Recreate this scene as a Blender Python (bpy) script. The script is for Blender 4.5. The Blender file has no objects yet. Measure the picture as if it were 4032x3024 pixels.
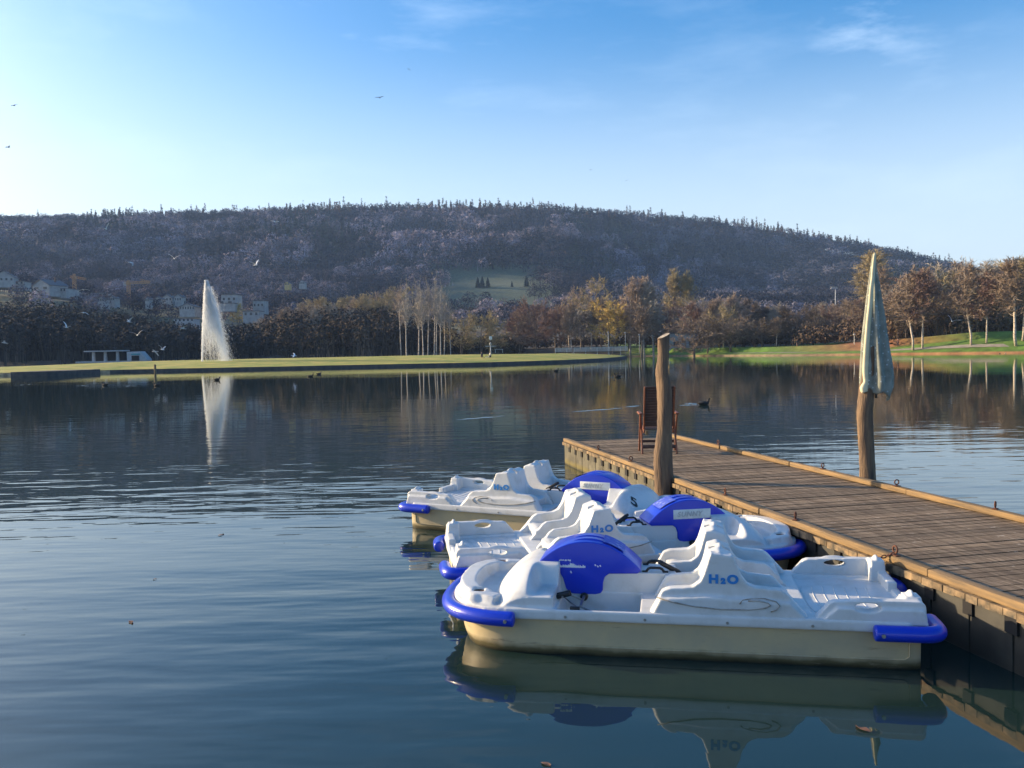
import bpy, bmesh, math, random
import numpy as np
from mathutils import Vector, Matrix, Euler
R = math.radians
scene = bpy.context.scene
COL = scene.collection

# ------------------------------------------------------------------ camera
F = 850.0; PITCH = R(2.254); ROLL = R(1.179); HC = 2.35
fw = np.array([0, math.cos(PITCH), -math.sin(PITCH)])
r0 = np.array([1.0, 0, 0]); u0 = np.cross(r0, fw)
rt = r0*math.cos(ROLL) - u0*math.sin(ROLL)
up = r0*math.sin(ROLL) + u0*math.cos(ROLL)
cam_d = bpy.data.cameras.new("camera"); cam = bpy.data.objects.new("camera", cam_d); COL.objects.link(cam)
m = Matrix(((rt[0], up[0], -fw[0], 0), (rt[1], up[1], -fw[1], 0), (rt[2], up[2], -fw[2], HC), (0, 0, 0, 1)))
cam.matrix_world = m
cam_d.sensor_fit = 'HORIZONTAL'; cam_d.sensor_width = 36; cam_d.lens = 36*F/1024
cam_d.clip_start = 0.05; cam_d.clip_end = 12000
scene.camera = cam

def at(px, py, z):                     # the point of height z seen at that place of the photograph
    d = fw*F + rt*(px-512) - up*(py-384); t = (z-HC)/d[2]
    return Vector((d[0]*t, d[1]*t, z))
def atd(px, py, dist):                 # the point at forward distance dist
    d = fw*F + rt*(px-512) - up*(py-384); t = dist/d[1]
    return Vector((d[0]*t, dist, HC+d[2]*t))
def HOR(px): return 350.53 - 0.02058*(px-512)

# ------------------------------------------------------------------ world, sun, exposure
SUN_EL, SUN_AZ = 15.5, -72.0           # azimuth from +Y towards +X, degrees
w = bpy.data.worlds.new("World"); scene.world = w; w.use_nodes = True
nt = w.node_tree; nt.nodes.clear()
wo = nt.nodes.new('ShaderNodeOutputWorld'); bg = nt.nodes.new('ShaderNodeBackground')
sky = nt.nodes.new('ShaderNodeTexSky'); sky.sky_type = 'NISHITA'; sky.sun_disc = False
sky.sun_elevation = R(SUN_EL); sky.sun_rotation = R(SUN_AZ)
sky.air_density = 1.0; sky.dust_density = 3.0; sky.ozone_density = 3.0; sky.altitude = 200
bg.inputs[1].default_value = 0.14
# thin wisps of cirrus high in the sky
tc = nt.nodes.new('ShaderNodeTexCoord')
mp = nt.nodes.new('ShaderNodeMapping'); mp.inputs['Scale'].default_value = (3.0, 9.0, 14.0); mp.inputs['Rotation'].default_value = (0.2, 0.35, 0.5)
nz = nt.nodes.new('ShaderNodeTexNoise'); nz.inputs['Scale'].default_value = 1.0; nz.inputs['Detail'].default_value = 7; nz.inputs['Roughness'].default_value = 0.62
nt.links.new(tc.outputs['Generated'], mp.inputs[0]); nt.links.new(mp.outputs[0], nz.inputs['Vector'])
cr = nt.nodes.new('ShaderNodeMapRange'); cr.inputs['From Min'].default_value = .5; cr.inputs['From Max'].default_value = .85; cr.inputs['To Max'].default_value = .28
nt.links.new(nz.outputs['Fac'], cr.inputs['Value'])
def wisp(px, py, sharp, amt):
    d = fw*F + rt*(px-512) - up*(py-384); d = d/np.linalg.norm(d)
    dp = nt.nodes.new('ShaderNodeVectorMath'); dp.operation = 'DOT_PRODUCT'; dp.inputs[1].default_value = tuple(d)
    nt.links.new(tc.outputs['Generated'], dp.inputs[0])
    mr = nt.nodes.new('ShaderNodeMapRange'); mr.inputs['From Min'].default_value = sharp; mr.inputs['From Max'].default_value = 1.0; mr.inputs['To Max'].default_value = amt
    nt.links.new(dp.outputs['Value'], mr.inputs['Value'])
    return mr
ml = None
for a in ((860, 32, .9985, 1.6), (330, 8, .9985, 1.3), (430, 30, .992, .5), (925, 48, .9996, .8)):
    q = wisp(*a)
    if ml is None: ml = q.outputs[0]
    else:
        ad = nt.nodes.new('ShaderNodeMath'); ad.operation = 'ADD'; nt.links.new(ml, ad.inputs[0]); nt.links.new(q.outputs[0], ad.inputs[1]); ml = ad.outputs[0]
ad = nt.nodes.new('ShaderNodeMath'); ad.operation = 'ADD'; nt.links.new(ml, ad.inputs[0]); ad.inputs[1].default_value = .45; ml = ad.outputs[0]
mm = nt.nodes.new('ShaderNodeMath'); mm.operation = 'MULTIPLY'; nt.links.new(cr.outputs[0], mm.inputs[0]); nt.links.new(ml, mm.inputs[1])
mx = nt.nodes.new('ShaderNodeMix'); mx.data_type = 'RGBA'; mx.inputs['B'].default_value = (6, 6.6, 7.2, 1)
nt.links.new(mm.outputs[0], mx.inputs['Factor']); nt.links.new(sky.outputs[0], mx.inputs['A'])
# pale veil of high haze low over the horizon
sx = nt.nodes.new('ShaderNodeSeparateXYZ'); nt.links.new(tc.outputs['Generated'], sx.inputs[0])
ve = nt.nodes.new('ShaderNodeMapRange'); ve.interpolation_type = 'SMOOTHSTEP'; ve.inputs['From Min'].default_value = .37; ve.inputs['From Max'].default_value = .10; ve.inputs['To Max'].default_value = .58
nt.links.new(sx.outputs['Z'], ve.inputs['Value'])
mv = nt.nodes.new('ShaderNodeMix'); mv.data_type = 'RGBA'; mv.inputs['B'].default_value = (3.9, 4.2, 4.5, 1)
nt.links.new(ve.outputs[0], mv.inputs['Factor']); nt.links.new(mx.outputs['Result'], mv.inputs['A']); mx = mv
hs = nt.nodes.new('ShaderNodeHueSaturation'); hs.inputs['Saturation'].default_value = 1.38
nt.links.new(mx.outputs['Result'], hs.inputs['Color']); nt.links.new(hs.outputs[0], bg.inputs[0]); nt.links.new(bg.outputs[0], wo.inputs[0])

sl = bpy.data.lights.new("sun", 'SUN'); sl.energy = 5.0; sl.angle = R(0.55); sl.color = (1.0, 0.75, 0.45)
so = bpy.data.objects.new("sun", sl); COL.objects.link(so)
sd = Vector((math.sin(R(SUN_AZ))*math.cos(R(SUN_EL)), math.cos(R(SUN_AZ))*math.cos(R(SUN_EL)), math.sin(R(SUN_EL))))
so.rotation_euler = (-sd).to_track_quat('-Z', 'Y').to_euler()
vs = scene.view_settings; vs.view_transform = 'Standard'; vs.look = 'None'; vs.exposure = 1.05; vs.gamma = 1.0; vs.use_curve_mapping = False
cy = scene.cycles; cy.use_denoising = True; cy.max_bounces = 8; cy.diffuse_bounces = 3; cy.glossy_bounces = 4; cy.transparent_max_bounces = 12; cy.volume_bounces = 0
cy.use_adaptive_sampling = True; cy.adaptive_threshold = 0.01
try: cy.denoiser = 'OPENIMAGEDENOISE'
except Exception: pass

# ------------------------------------------------------------------ helpers
def tag(o, label=None, cat=None, group=None, kind=None):
    if label: o['label'] = label
    if cat: o['category'] = cat
    if group: o['group'] = group
    if kind: o['kind'] = kind
    return o
def thing(name, loc=(0, 0, 0), rz=0.0, label=None, cat=None, group=None):
    o = bpy.data.objects.new(name, None); COL.objects.link(o); o.empty_display_size = .2
    o.location = loc; o.rotation_euler = (0, 0, rz); tag(o, label, cat, group); return o
def link(name, me, mats, parent=None, smooth=False):
    o = bpy.data.objects.new(name, me); COL.objects.link(o)
    if mats is not None:
        me.materials.clear()
        for mt in (mats if isinstance(mats, (list, tuple)) else [mats]): me.materials.append(mt)
    if smooth: me.polygons.foreach_set('use_smooth', [True]*len(me.polygons))
    if parent: o.parent = parent
    return o
def copy_tree(o, parent=None):
    c = o.copy(); COL.objects.link(c)
    if parent: c.parent = parent
    for ch in list(o.children): copy_tree(ch, c)
    return c

class MB:
    def __init__(s): s.v = []; s.f = []
    def add(s, vs, fs):
        b = len(s.v); s.v += [tuple(v) for v in vs]; s.f += [tuple(b+i for i in f) for f in fs]; return s
    def box(s, c, d, rot=None, taper=1.0):
        hx, hy, hz = d[0]/2, d[1]/2, d[2]/2
        pts = [Vector((x*hx*(taper if z > 0 else 1), y*hy*(taper if z > 0 else 1), z*hz)) for z in (-1, 1) for y in (-1, 1) for x in (-1, 1)]
        if rot is not None:
            mt = rot if isinstance(rot, Matrix) else Euler(rot).to_matrix()
            pts = [mt @ p for p in pts]
        c = Vector(c)
        return s.add([c+p for p in pts], [(0, 2, 3, 1), (4, 5, 7, 6), (0, 1, 5, 4), (2, 6, 7, 3), (0, 4, 6, 2), (1, 3, 7, 5)])
    def bar(s, a, b, wd, th=None, upv=(0, 0, 1)):
        a = Vector(a); b = Vector(b); th = th or wd; d = (b-a); L = d.length; d.normalize()
        sidev = d.cross(Vector(upv))
        if sidev.length < 1e-4: sidev = d.cross(Vector((1, 0, 0)))
        sidev.normalize(); u = sidev.cross(d)
        mt = Matrix((d, sidev, u)).transposed()
        return s.box((a+b)/2, (L, wd, th), mt)
    def tube(s, pts, rad, n=8, caps=True, sy=1.0):
        pts = [Vector(p) for p in pts]; N = len(pts)
        rad = rad if hasattr(rad, '__len__') else [rad]*N
        prev = None; vs = []; fs = []
        for i, p in enumerate(pts):
            t = (pts[min(i+1, N-1)]-pts[max(i-1, 0)]).normalized()
            if prev is None:
                a = t.cross(Vector((0, 0, 1)))
                if a.length < .05: a = t.cross(Vector((1, 0, 0)))
            else: a = prev - t*prev.dot(t)
            a.normalize(); prev = a; b = t.cross(a)
            for k in range(n):
                th = 2*math.pi*k/n
                vs.append(p + a*math.cos(th)*rad[i] + b*math.sin(th)*rad[i]*sy)
        for i in range(N-1):
            for k in range(n):
                fs.append((i*n+k, i*n+(k+1) % n, (i+1)*n+(k+1) % n, (i+1)*n+k))
        if caps: fs.append(tuple(range(n-1, -1, -1))); fs.append(tuple((N-1)*n+k for k in range(n)))
        return s.add(vs, fs)
    def prism(s, poly, axis, a, b, sc=None):
        n = len(poly)
        def P(p, t):
            return {'y': (p[0], t, p[1]), 'z': (p[0], p[1], t), 'x': (t, p[0], p[1])}[axis]
        q = poly if sc is None else sc
        return s.add([P(p, a) for p in poly]+[P(p, b) for p in q],
                     [tuple(range(n)), tuple(range(2*n-1, n-1, -1))]+[(i, n+i, n+(i+1) % n, (i+1) % n) for i in range(n)])
    def lathe(s, prof, n=16, c=(0, 0, 0)):
        vs = []; fs = []; m_ = len(prof)
        for i, (r, z) in enumerate(prof):
            for k in range(n):
                th = 2*math.pi*k/n; vs.append((c[0]+r*math.cos(th), c[1]+r*math.sin(th), c[2]+z))
        for i in range(m_-1):
            for k in range(n): fs.append((i*n+k, i*n+(k+1) % n, (i+1)*n+(k+1) % n, (i+1)*n+k))
        fs.append(tuple(range(n-1, -1, -1))); fs.append(tuple((m_-1)*n+k for k in range(n)))
        return s.add(vs, fs)
    def mesh(s, name):
        me = bpy.data.meshes.new(name); me.from_pydata(s.v, [], s.f)
        bm = bmesh.new(); bm.from_mesh(me); bmesh.ops.recalc_face_normals(bm, faces=bm.faces); bm.to_mesh(me); bm.free()
        return me
    def build(s, name, mat, parent=None, smooth=False, bevel=0, seg=2, auto=None):
        me = s.mesh(name)
        if bevel: me = bake(me, [('BEVEL', dict(width=bevel, segments=seg, limit_method='ANGLE', angle_limit=R(35)))], name)
        o = link(name, me, mat, parent, smooth or bevel > 0)
        if bevel > 0 or auto: me.set_sharp_from_angle(angle=R(auto or 50))
        return o

def bake(me, mods, name):
    t = bpy.data.objects.new('tmp', me); COL.objects.link(t)
    for ty, kw in mods:
        md = t.modifiers.new(ty, ty)
        for k, v in kw.items(): setattr(md, k, v)
    dg = bpy.context.evaluated_depsgraph_get()
    out = bpy.data.meshes.new_from_object(t.evaluated_get(dg)); out.name = name
    bpy.data.objects.remove(t); return out

def moulded(mb, name, mat, parent, voxel=.011, it=5, cut=None):
    """rotomoulded plastic: solids fused by a voxel remesh, holes cut, edges softened"""
    me = mb.mesh(name); mods = [('REMESH', dict(mode='VOXEL', voxel_size=voxel))]
    co = None
    if cut:
        co = bpy.data.objects.new('cutter', cut.mesh('cutter')); COL.objects.link(co); bpy.context.view_layer.update()
        mods += [('BOOLEAN', dict(operation='DIFFERENCE', object=co, solver='EXACT')), ('REMESH', dict(mode='VOXEL', voxel_size=voxel))]
    mods.append(('SMOOTH', dict(factor=.5, iterations=it)))
    me = bake(me, mods, name)
    if co: bpy.data.objects.remove(co)
    return link(name, me, mat, parent, True)

def fast_mesh(name, V, Fc, k, col=None):
    """numpy vertices (n,3) and faces (m,k)"""
    me = bpy.data.meshes.new(name); V = np.asarray(V, np.float32); Fc = np.asarray(Fc, np.int32)
    me.vertices.add(len(V)); me.vertices.foreach_set('co', V.ravel())
    me.loops.add(Fc.size); me.loops.foreach_set('vertex_index', Fc.ravel())
    me.polygons.add(len(Fc)); me.polygons.foreach_set('loop_start', np.arange(0, Fc.size, k, dtype=np.int32))
    me.update(calc_edges=True)
    if col is not None:
        a = me.color_attributes.new('Col', 'FLOAT_COLOR', 'POINT')
        c4 = np.ones((len(V), 4), np.float32); c4[:, :3] = col; a.data.foreach_set('color', c4.ravel())
    return me

# ------------------------------------------------------------------ materials
MATS = {}
def mat(name, col, rough=.6, col2=None, scale=4.0, bump=0.0, bscale=None, spec=.5, coat=0, stretch=None, detail=6, contrast=(.35, .65), metal=0, attr=False, island=0, coords='Object', attr_mix=.5):
    m_ = bpy.data.materials.new(name); m_.use_nodes = True; n = m_.node_tree; P = n.nodes['Principled BSDF']
    P.inputs['Base Color'].default_value = (*col, 1); P.inputs['Roughness'].default_value = rough
    P.inputs['Specular IOR Level'].default_value = spec; P.inputs['Coat Weight'].default_value = coat; P.inputs['Metallic'].default_value = metal
    P.inputs['Coat Roughness'].default_value = .15
    t = n.nodes.new('ShaderNodeTexCoord'); mpp = n.nodes.new('ShaderNodeMapping')
    if stretch: mpp.inputs['Scale'].default_value = stretch
    n.links.new(t.outputs[coords], mpp.inputs[0])
    out = None
    if col2 is not None:
        a = n.nodes.new('ShaderNodeTexNoise'); a.inputs['Scale'].default_value = scale; a.inputs['Detail'].default_value = detail; a.inputs['Roughness'].default_value = .6
        n.links.new(mpp.outputs[0], a.inputs['Vector'])
        mr = n.nodes.new('ShaderNodeMapRange'); mr.inputs['From Min'].default_value = contrast[0]; mr.inputs['From Max'].default_value = contrast[1]
        n.links.new(a.outputs['Fac'], mr.inputs['Value'])
        x = n.nodes.new('ShaderNodeMix'); x.data_type = 'RGBA'; x.inputs['A'].default_value = (*col, 1); x.inputs['B'].default_value = (*col2, 1)
        n.links.new(mr.outputs[0], x.inputs['Factor']); out = x.outputs['Result']
    if attr:
        at_ = n.nodes.new('ShaderNodeAttribute'); at_.attribute_name = 'Col'
        if out is None: out = at_.outputs['Color']
        else:
            y = n.nodes.new('ShaderNodeMix'); y.data_type = 'RGBA'; y.blend_type = 'MULTIPLY'; y.inputs['Factor'].default_value = 1
            n.links.new(at_.outputs['Color'], y.inputs['A']); n.links.new(out, y.inputs['B']); out = y.outputs['Result']
    if island:
        g = n.nodes.new('ShaderNodeNewGeometry'); h = n.nodes.new('ShaderNodeHueSaturation')
        mr2 = n.nodes.new('ShaderNodeMapRange'); mr2.inputs['To Min'].default_value = 1-island; mr2.inputs['To Max'].default_value = 1+island
        n.links.new(g.outputs['Random Per Island'], mr2.inputs['Value']); n.links.new(mr2.outputs[0], h.inputs['Value'])
        if out is None: h.inputs['Color'].default_value = (*col, 1)
        else: n.links.new(out, h.inputs['Color'])
        out = h.outputs[0]
    if out is not None: n.links.new(out, P.inputs['Base Color'])
    if bump:
        b = n.nodes.new('ShaderNodeTexNoise'); b.inputs['Scale'].default_value = bscale or scale*3; b.inputs['Detail'].default_value = 5
        n.links.new(mpp.outputs[0], b.inputs['Vector'])
        bn = n.nodes.new('ShaderNodeBump'); bn.inputs['Strength'].default_value = 1; bn.inputs['Distance'].default_value = bump
        n.links.new(b.outputs['Fac'], bn.inputs['Height']); n.links.new(bn.outputs[0], P.inputs['Normal'])
    return m_
def node_mat(m_):
    return m_.node_tree, m_.node_tree.nodes['Principled BSDF']

def add_grime(m_, z0, z1, col, scale=9, coords='Object', noise=.05, amount=1.0):
    """dirt whose edge sits at a real height (waterline slime)"""
    n, P = node_mat(m_); src = P.inputs['Base Color'].links[0].from_socket if P.inputs['Base Color'].links else None
    t = n.nodes.new('ShaderNodeTexCoord'); s = n.nodes.new('ShaderNodeSeparateXYZ'); n.links.new(t.outputs[coords], s.inputs[0])
    a = n.nodes.new('ShaderNodeTexNoise'); a.inputs['Scale'].default_value = scale; a.inputs['Detail'].default_value = 7; n.links.new(t.outputs[coords], a.inputs['Vector'])
    q = n.nodes.new('ShaderNodeMath'); q.operation = 'MULTIPLY_ADD'; q.inputs[1].default_value = noise; n.links.new(a.outputs['Fac'], q.inputs[0]); n.links.new(s.outputs['Z'], q.inputs[2])
    mr = n.nodes.new('ShaderNodeMapRange'); mr.inputs['From Min'].default_value = z0+noise/2; mr.inputs['From Max'].default_value = z1+noise/2; mr.inputs['To Min'].default_value = amount; mr.inputs['To Max'].default_value = 0
    n.links.new(q.outputs[0], mr.inputs['Value'])
    x = n.nodes.new('ShaderNodeMix'); x.data_type = 'RGBA'; x.inputs['B'].default_value = (*col, 1)
    if src: n.links.new(src, x.inputs['A'])
    else: x.inputs['A'].default_value = P.inputs['Base Color'].default_value
    n.links.new(mr.outputs[0], x.inputs['Factor']); n.links.new(x.outputs['Result'], P.inputs['Base Color'])

M_white = mat('white_plastic', (.58, .60, .61), .40, (.47, .48, .47), 5.5, bump=.0012, bscale=30, contrast=(.48, .72), detail=9)
M_hull = mat('cream_hull', (.54, .44, .26), .45, (.43, .37, .25), 3.0, bump=.0015, bscale=18)
add_grime(M_hull, .035, .085, (.10, .085, .04), 7, noise=.06)
add_grime(M_hull, .0, .03, (.02, .02, .012), 9, noise=.04)
M_blue = mat('blue_plastic', (.006, .030, .50), .30, (.010, .042, .52), 3, bump=.0008, bscale=40, coat=.15)
M_bluedk = mat('scuffed_blue', (.05, .09, .50), .6, (.30, .36, .60), 26, contrast=(.52, .72))
M_black = mat('black_rubber', (.012, .012, .013), .5)
M_steel = mat('steel_rod', (.35, .34, .32), .35, metal=.8)
M_logo = mat('logo_blue', (.02, .20, .55), .5)
M_plaque = mat('plaque_white', (.72, .74, .72), .5, (.55, .60, .58), 14)
M_emb = mat('embossed_grey', (.42, .45, .46), .6)
M_swirl = mat('groove_dirt', (.20, .18, .15), .8, (.42, .42, .40), 12)
M_hole = mat('dark_recess', (.10, .055, .035), .8)
M_torn = mat('torn_sticker', (.70, .72, .78), .6)

M_board = mat('weathered_boards', (.115, .078, .046), .9, (.27, .20, .13), 2.0, bump=.004, bscale=7, stretch=(1.2, 14, 14), island=.35, contrast=(.42, .7))
def add_flecks(m_, col, scale, lo, hi, coords='Object', stretch=(1, 1, 1)):
    n, P = node_mat(m_); src = P.inputs['Base Color'].links[0].from_socket
    t = n.nodes.new('ShaderNodeTexCoord'); mpp = n.nodes.new('ShaderNodeMapping'); mpp.inputs['Scale'].default_value = stretch; n.links.new(t.outputs[coords], mpp.inputs[0])
    a = n.nodes.new('ShaderNodeTexNoise'); a.inputs['Scale'].default_value = scale; a.inputs['Detail'].default_value = 8; a.inputs['Roughness'].default_value = .7; n.links.new(mpp.outputs[0], a.inputs['Vector'])
    mr = n.nodes.new('ShaderNodeMapRange'); mr.inputs['From Min'].default_value = lo; mr.inputs['From Max'].default_value = hi; n.links.new(a.outputs['Fac'], mr.inputs['Value'])
    x = n.nodes.new('ShaderNodeMix'); x.data_type = 'RGBA'; x.inputs['B'].default_value = (*col, 1); n.links.new(src, x.inputs['A']); n.links.new(mr.outputs[0], x.inputs['Factor']); n.links.new(x.outputs['Result'], P.inputs['Base Color'])
add_flecks(M_board, (.48, .42, .34), 5.0, .63, .70, stretch=(3, 1, 1))
add_flecks(M_board, (.05, .035, .022), 3.0, .60, .72, stretch=(4, 1, 1))
add_flecks(M_white, (.34, .33, .29), 13.0, .66, .74)
add_flecks(M_white, (.45, .44, .39), 2.2, .60, .78, stretch=(1, 1, 2.5))
add_flecks(M_hull, (.24, .20, .13), 6.0, .60, .72, stretch=(.5, 1, 3))
add_flecks(M_blue, (.06, .10, .42), 20.0, .66, .76)
M_rail = mat('orange_rail_wood', (.25, .16, .07), .85, (.12, .085, .05), 2.0, bump=.003, bscale=8, stretch=(1, 12, 12), island=.12)
M_fascia = mat('rotting_board_ends', (.26, .18, .10), .9, (.05, .045, .035), 9, bump=.006, bscale=14, island=.4)
M_conc = mat('mossy_concrete', (.13, .12, .085), .9, (.06, .055, .04), 3.5, bump=.004, bscale=14, island=.15)
add_grime(M_conc, .06, .14, (.12, .10, .03), 5, noise=.07)
add_grime(M_conc, .0, .05, (.03, .028, .015), 6, noise=.05)
M_shadec = mat('shaded_concrete', (.045, .043, .035), .7, (.02, .02, .018), 3.0, bump=.004, bscale=12, island=.2)  # shadow on the near wall panels, painted in as a darker concrete
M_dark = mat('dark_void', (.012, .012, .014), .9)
M_rust = mat('rusty_iron', (.14, .05, .025), .85, (.07, .03, .02), 30, bump=.002)
M_log = mat('debarked_log', (.22, .145, .085), .9, (.08, .055, .042), 3.0, bump=.016, bscale=9, stretch=(6, 6, .7))
M_logtop = mat('log_end', (.40, .36, .30), .9, (.22, .19, .15), 20)
M_chair = mat('oiled_teak', (.26, .085, .035), .6, (.16, .055, .03), 12, stretch=(1, 1, 1))
M_chairdk = mat('dark_slats', (.085, .045, .035), .7, (.05, .03, .025), 12)

# ------------------------------------------------------------------ water
def water():
    me = bpy.data.meshes.new('lake_water')
    me.from_pydata([(-2500, -600, 0), (2500, -600, 0), (2500, 700, 0), (-2500, 700, 0)], [], [(0, 1, 2, 3)])
    m_ = bpy.data.materials.new('lake_water'); m_.use_nodes = True; n, P = node_mat(m_)
    P.inputs['Base Color'].default_value = (.013, .030, .027, 1); P.inputs['Roughness'].default_value = .015; P.inputs['IOR'].default_value = 1.48
    t = n.nodes.new('ShaderNodeTexCoord')
    def layer(scale, rot, dist, det=2.0, rough=.5):
        mpp = n.nodes.new('ShaderNodeMapping'); mpp.inputs['Scale'].default_value = scale; mpp.inputs['Rotation'].default_value = (0, 0, rot)
        n.links.new(t.outputs['Object'], mpp.inputs[0])
        a = n.nodes.new('ShaderNodeTexNoise'); a.inputs['Scale'].default_value = 1; a.inputs['Detail'].default_value = det; a.inputs['Roughness'].default_value = rough
        n.links.new(mpp.outputs[0], a.inputs['Vector'])
        q = n.nodes.new('ShaderNodeMath'); q.operation = 'MULTIPLY'; q.inputs[1].default_value = dist; n.links.new(a.outputs['Fac'], q.inputs[0])
        return q.outputs[0]
    def add(a, b):
        q = n.nodes.new('ShaderNodeMath'); q.operation = 'ADD'; n.links.new(a, q.inputs[0]); n.links.new(b, q.inputs[1]); return q.outputs[0]
    h = add(layer((.60, 2.2, 1), R(13), .034), layer((1.4, 4.2, 1), R(6), .0065))
    h = add(h, layer((.12, .5, 1), R(-4), .045, 1))
    # patches of calmer water
    mpp = n.nodes.new('ShaderNodeMapping'); mpp.inputs['Scale'].default_value = (.05, .11, 1); n.links.new(t.outputs['Object'], mpp.inputs[0])
    c = n.nodes.new('ShaderNodeTexNoise'); c.inputs['Scale'].default_value = 1; c.inputs['Detail'].default_value = 2; n.links.new(mpp.outputs[0], c.inputs['Vector'])
    mr = n.nodes.new('ShaderNodeMapRange'); mr.inputs['From Min'].default_value = .38; mr.inputs['From Max'].default_value = .62; mr.inputs['To Min'].default_value = .45; mr.inputs['To Max'].default_value = 1
    n.links.new(c.outputs['Fac'], mr.inputs['Value'])
    # sheltered water near the boats and the pier is calmer
    vd = n.nodes.new('ShaderNodeVectorMath'); vd.operation = 'DISTANCE'; vd.inputs[1].default_value = (2.2, 5.5, 0); n.links.new(t.outputs['Object'], vd.inputs[0])
    m2 = n.nodes.new('ShaderNodeMapRange'); m2.inputs['From Min'].default_value = 1.3; m2.inputs['From Max'].default_value = 3.8; m2.inputs['To Min'].default_value = .12; m2.inputs['To Max'].default_value = 1
    n.links.new(vd.outputs['Value'], m2.inputs['Value'])
    # the breeze ruffles the near water; further out the lake lies still
    sy = n.nodes.new('ShaderNodeSeparateXYZ'); n.links.new(t.outputs['Object'], sy.inputs[0])
    fc = n.nodes.new('ShaderNodeFloatCurve'); cv = fc.mapping.curves[0]; cv.points[0].location = (0, .95); cv.points[1].location = (1, .10)
    for xx, yy in ((.06, .95), (.11, .62), (.22, .55), (.36, .20), (.6, .12)): cv.points.new(xx, yy)
    fc.mapping.update(); dv = n.nodes.new('ShaderNodeMath'); dv.operation = 'DIVIDE'; dv.inputs[1].default_value = 80; n.links.new(sy.outputs['Y'], dv.inputs[0]); n.links.new(dv.outputs[0], fc.inputs['Value'])
    q0 = n.nodes.new('ShaderNodeMath'); q0.operation = 'MULTIPLY'; n.links.new(fc.outputs[0], q0.inputs[0]); n.links.new(mr.outputs[0], q0.inputs[1])
    q = n.nodes.new('ShaderNodeMath'); q.operation = 'MULTIPLY'; n.links.new(q0.outputs[0], q.inputs[0]); n.links.new(m2.outputs[0], q.inputs[1])
    hh = n.nodes.new('ShaderNodeMath'); hh.operation = 'MULTIPLY'; n.links.new(h, hh.inputs[0]); n.links.new(q.outputs[0], hh.inputs[1])
    b = n.nodes.new('ShaderNodeBump'); b.inputs['Strength'].default_value = 1; b.inputs['Distance'].default_value = 1
    n.links.new(hh.outputs[0], b.inputs['Height']); n.links.new(b.outputs[0], P.inputs['Normal'])
    o = link('water', me, m_); tag(o, kind='structure'); return m_
M_water = water()

# ------------------------------------------------------------------ pedal boats
def text_mesh(s, size, ext, name, bold=0.0, shear=0.0, spacing=1.0):
    cu = bpy.data.curves.new(name, 'FONT'); cu.body = s; cu.size = size; cu.extrude = ext; cu.offset = bold; cu.align_x = 'CENTER'; cu.align_y = 'CENTER'
    cu.shear = shear; cu.space_character = spacing; cu.resolution_u = 4
    t = bpy.data.objects.new('tmp', cu); COL.objects.link(t); dg = bpy.context.evaluated_depsgraph_get()
    me = bpy.data.meshes.new_from_object(t.evaluated_get(dg)); me.name = name
    bpy.data.objects.remove(t); return me
def half_width(x):
    if x > 1.15: return .70*max(0.0, 1-((x-1.15)/.70)**2.6)**(1/2.6)
    if x < -1.60: return .70*max(0.0, 1-((-1.60-x)/.16)**3)**(1/3)*.16 + .70*.84
    return .70
def outline(inset=0.0, x0=-1.75, bowmax=1.85, nb=14):
    xs = [-1.75+inset, -1.74+inset, -1.70+inset*.6, -1.6]+list(np.linspace(-1.4, 1.15, 8))
    xs += list(1.15+(.70-inset)*np.sin(np.linspace(.1, math.pi/2, nb)))
    L = []
    for x in xs:
        if x > 1.15:
            u = (x-1.15)/(.70-inset); wdt = (.70-inset)*max(0.0, 1-u**2.6)**(1/2.6)
        elif x < -1.6: wdt = .70-inset-.08*((-1.6-x)/.15)**2
        else: wdt = .70-inset
        L.append((x, wdt))
    return L+[(x, -w_) for x, w_ in reversed(L) if w_ > 1e-4]
SEAT_PROF = [(.20, .33), (.215, .36), (.12, .525), (.07, .545), (-.10, .56), (-.155, .60), (-.185, .66), (-.235, .82), (-.40, .80), (-.455, .66), (-.50, .595), (-.56, .57), (-.74, .555), (-.78, .53), (-.93, .36), (-.93, .33)]

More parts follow.
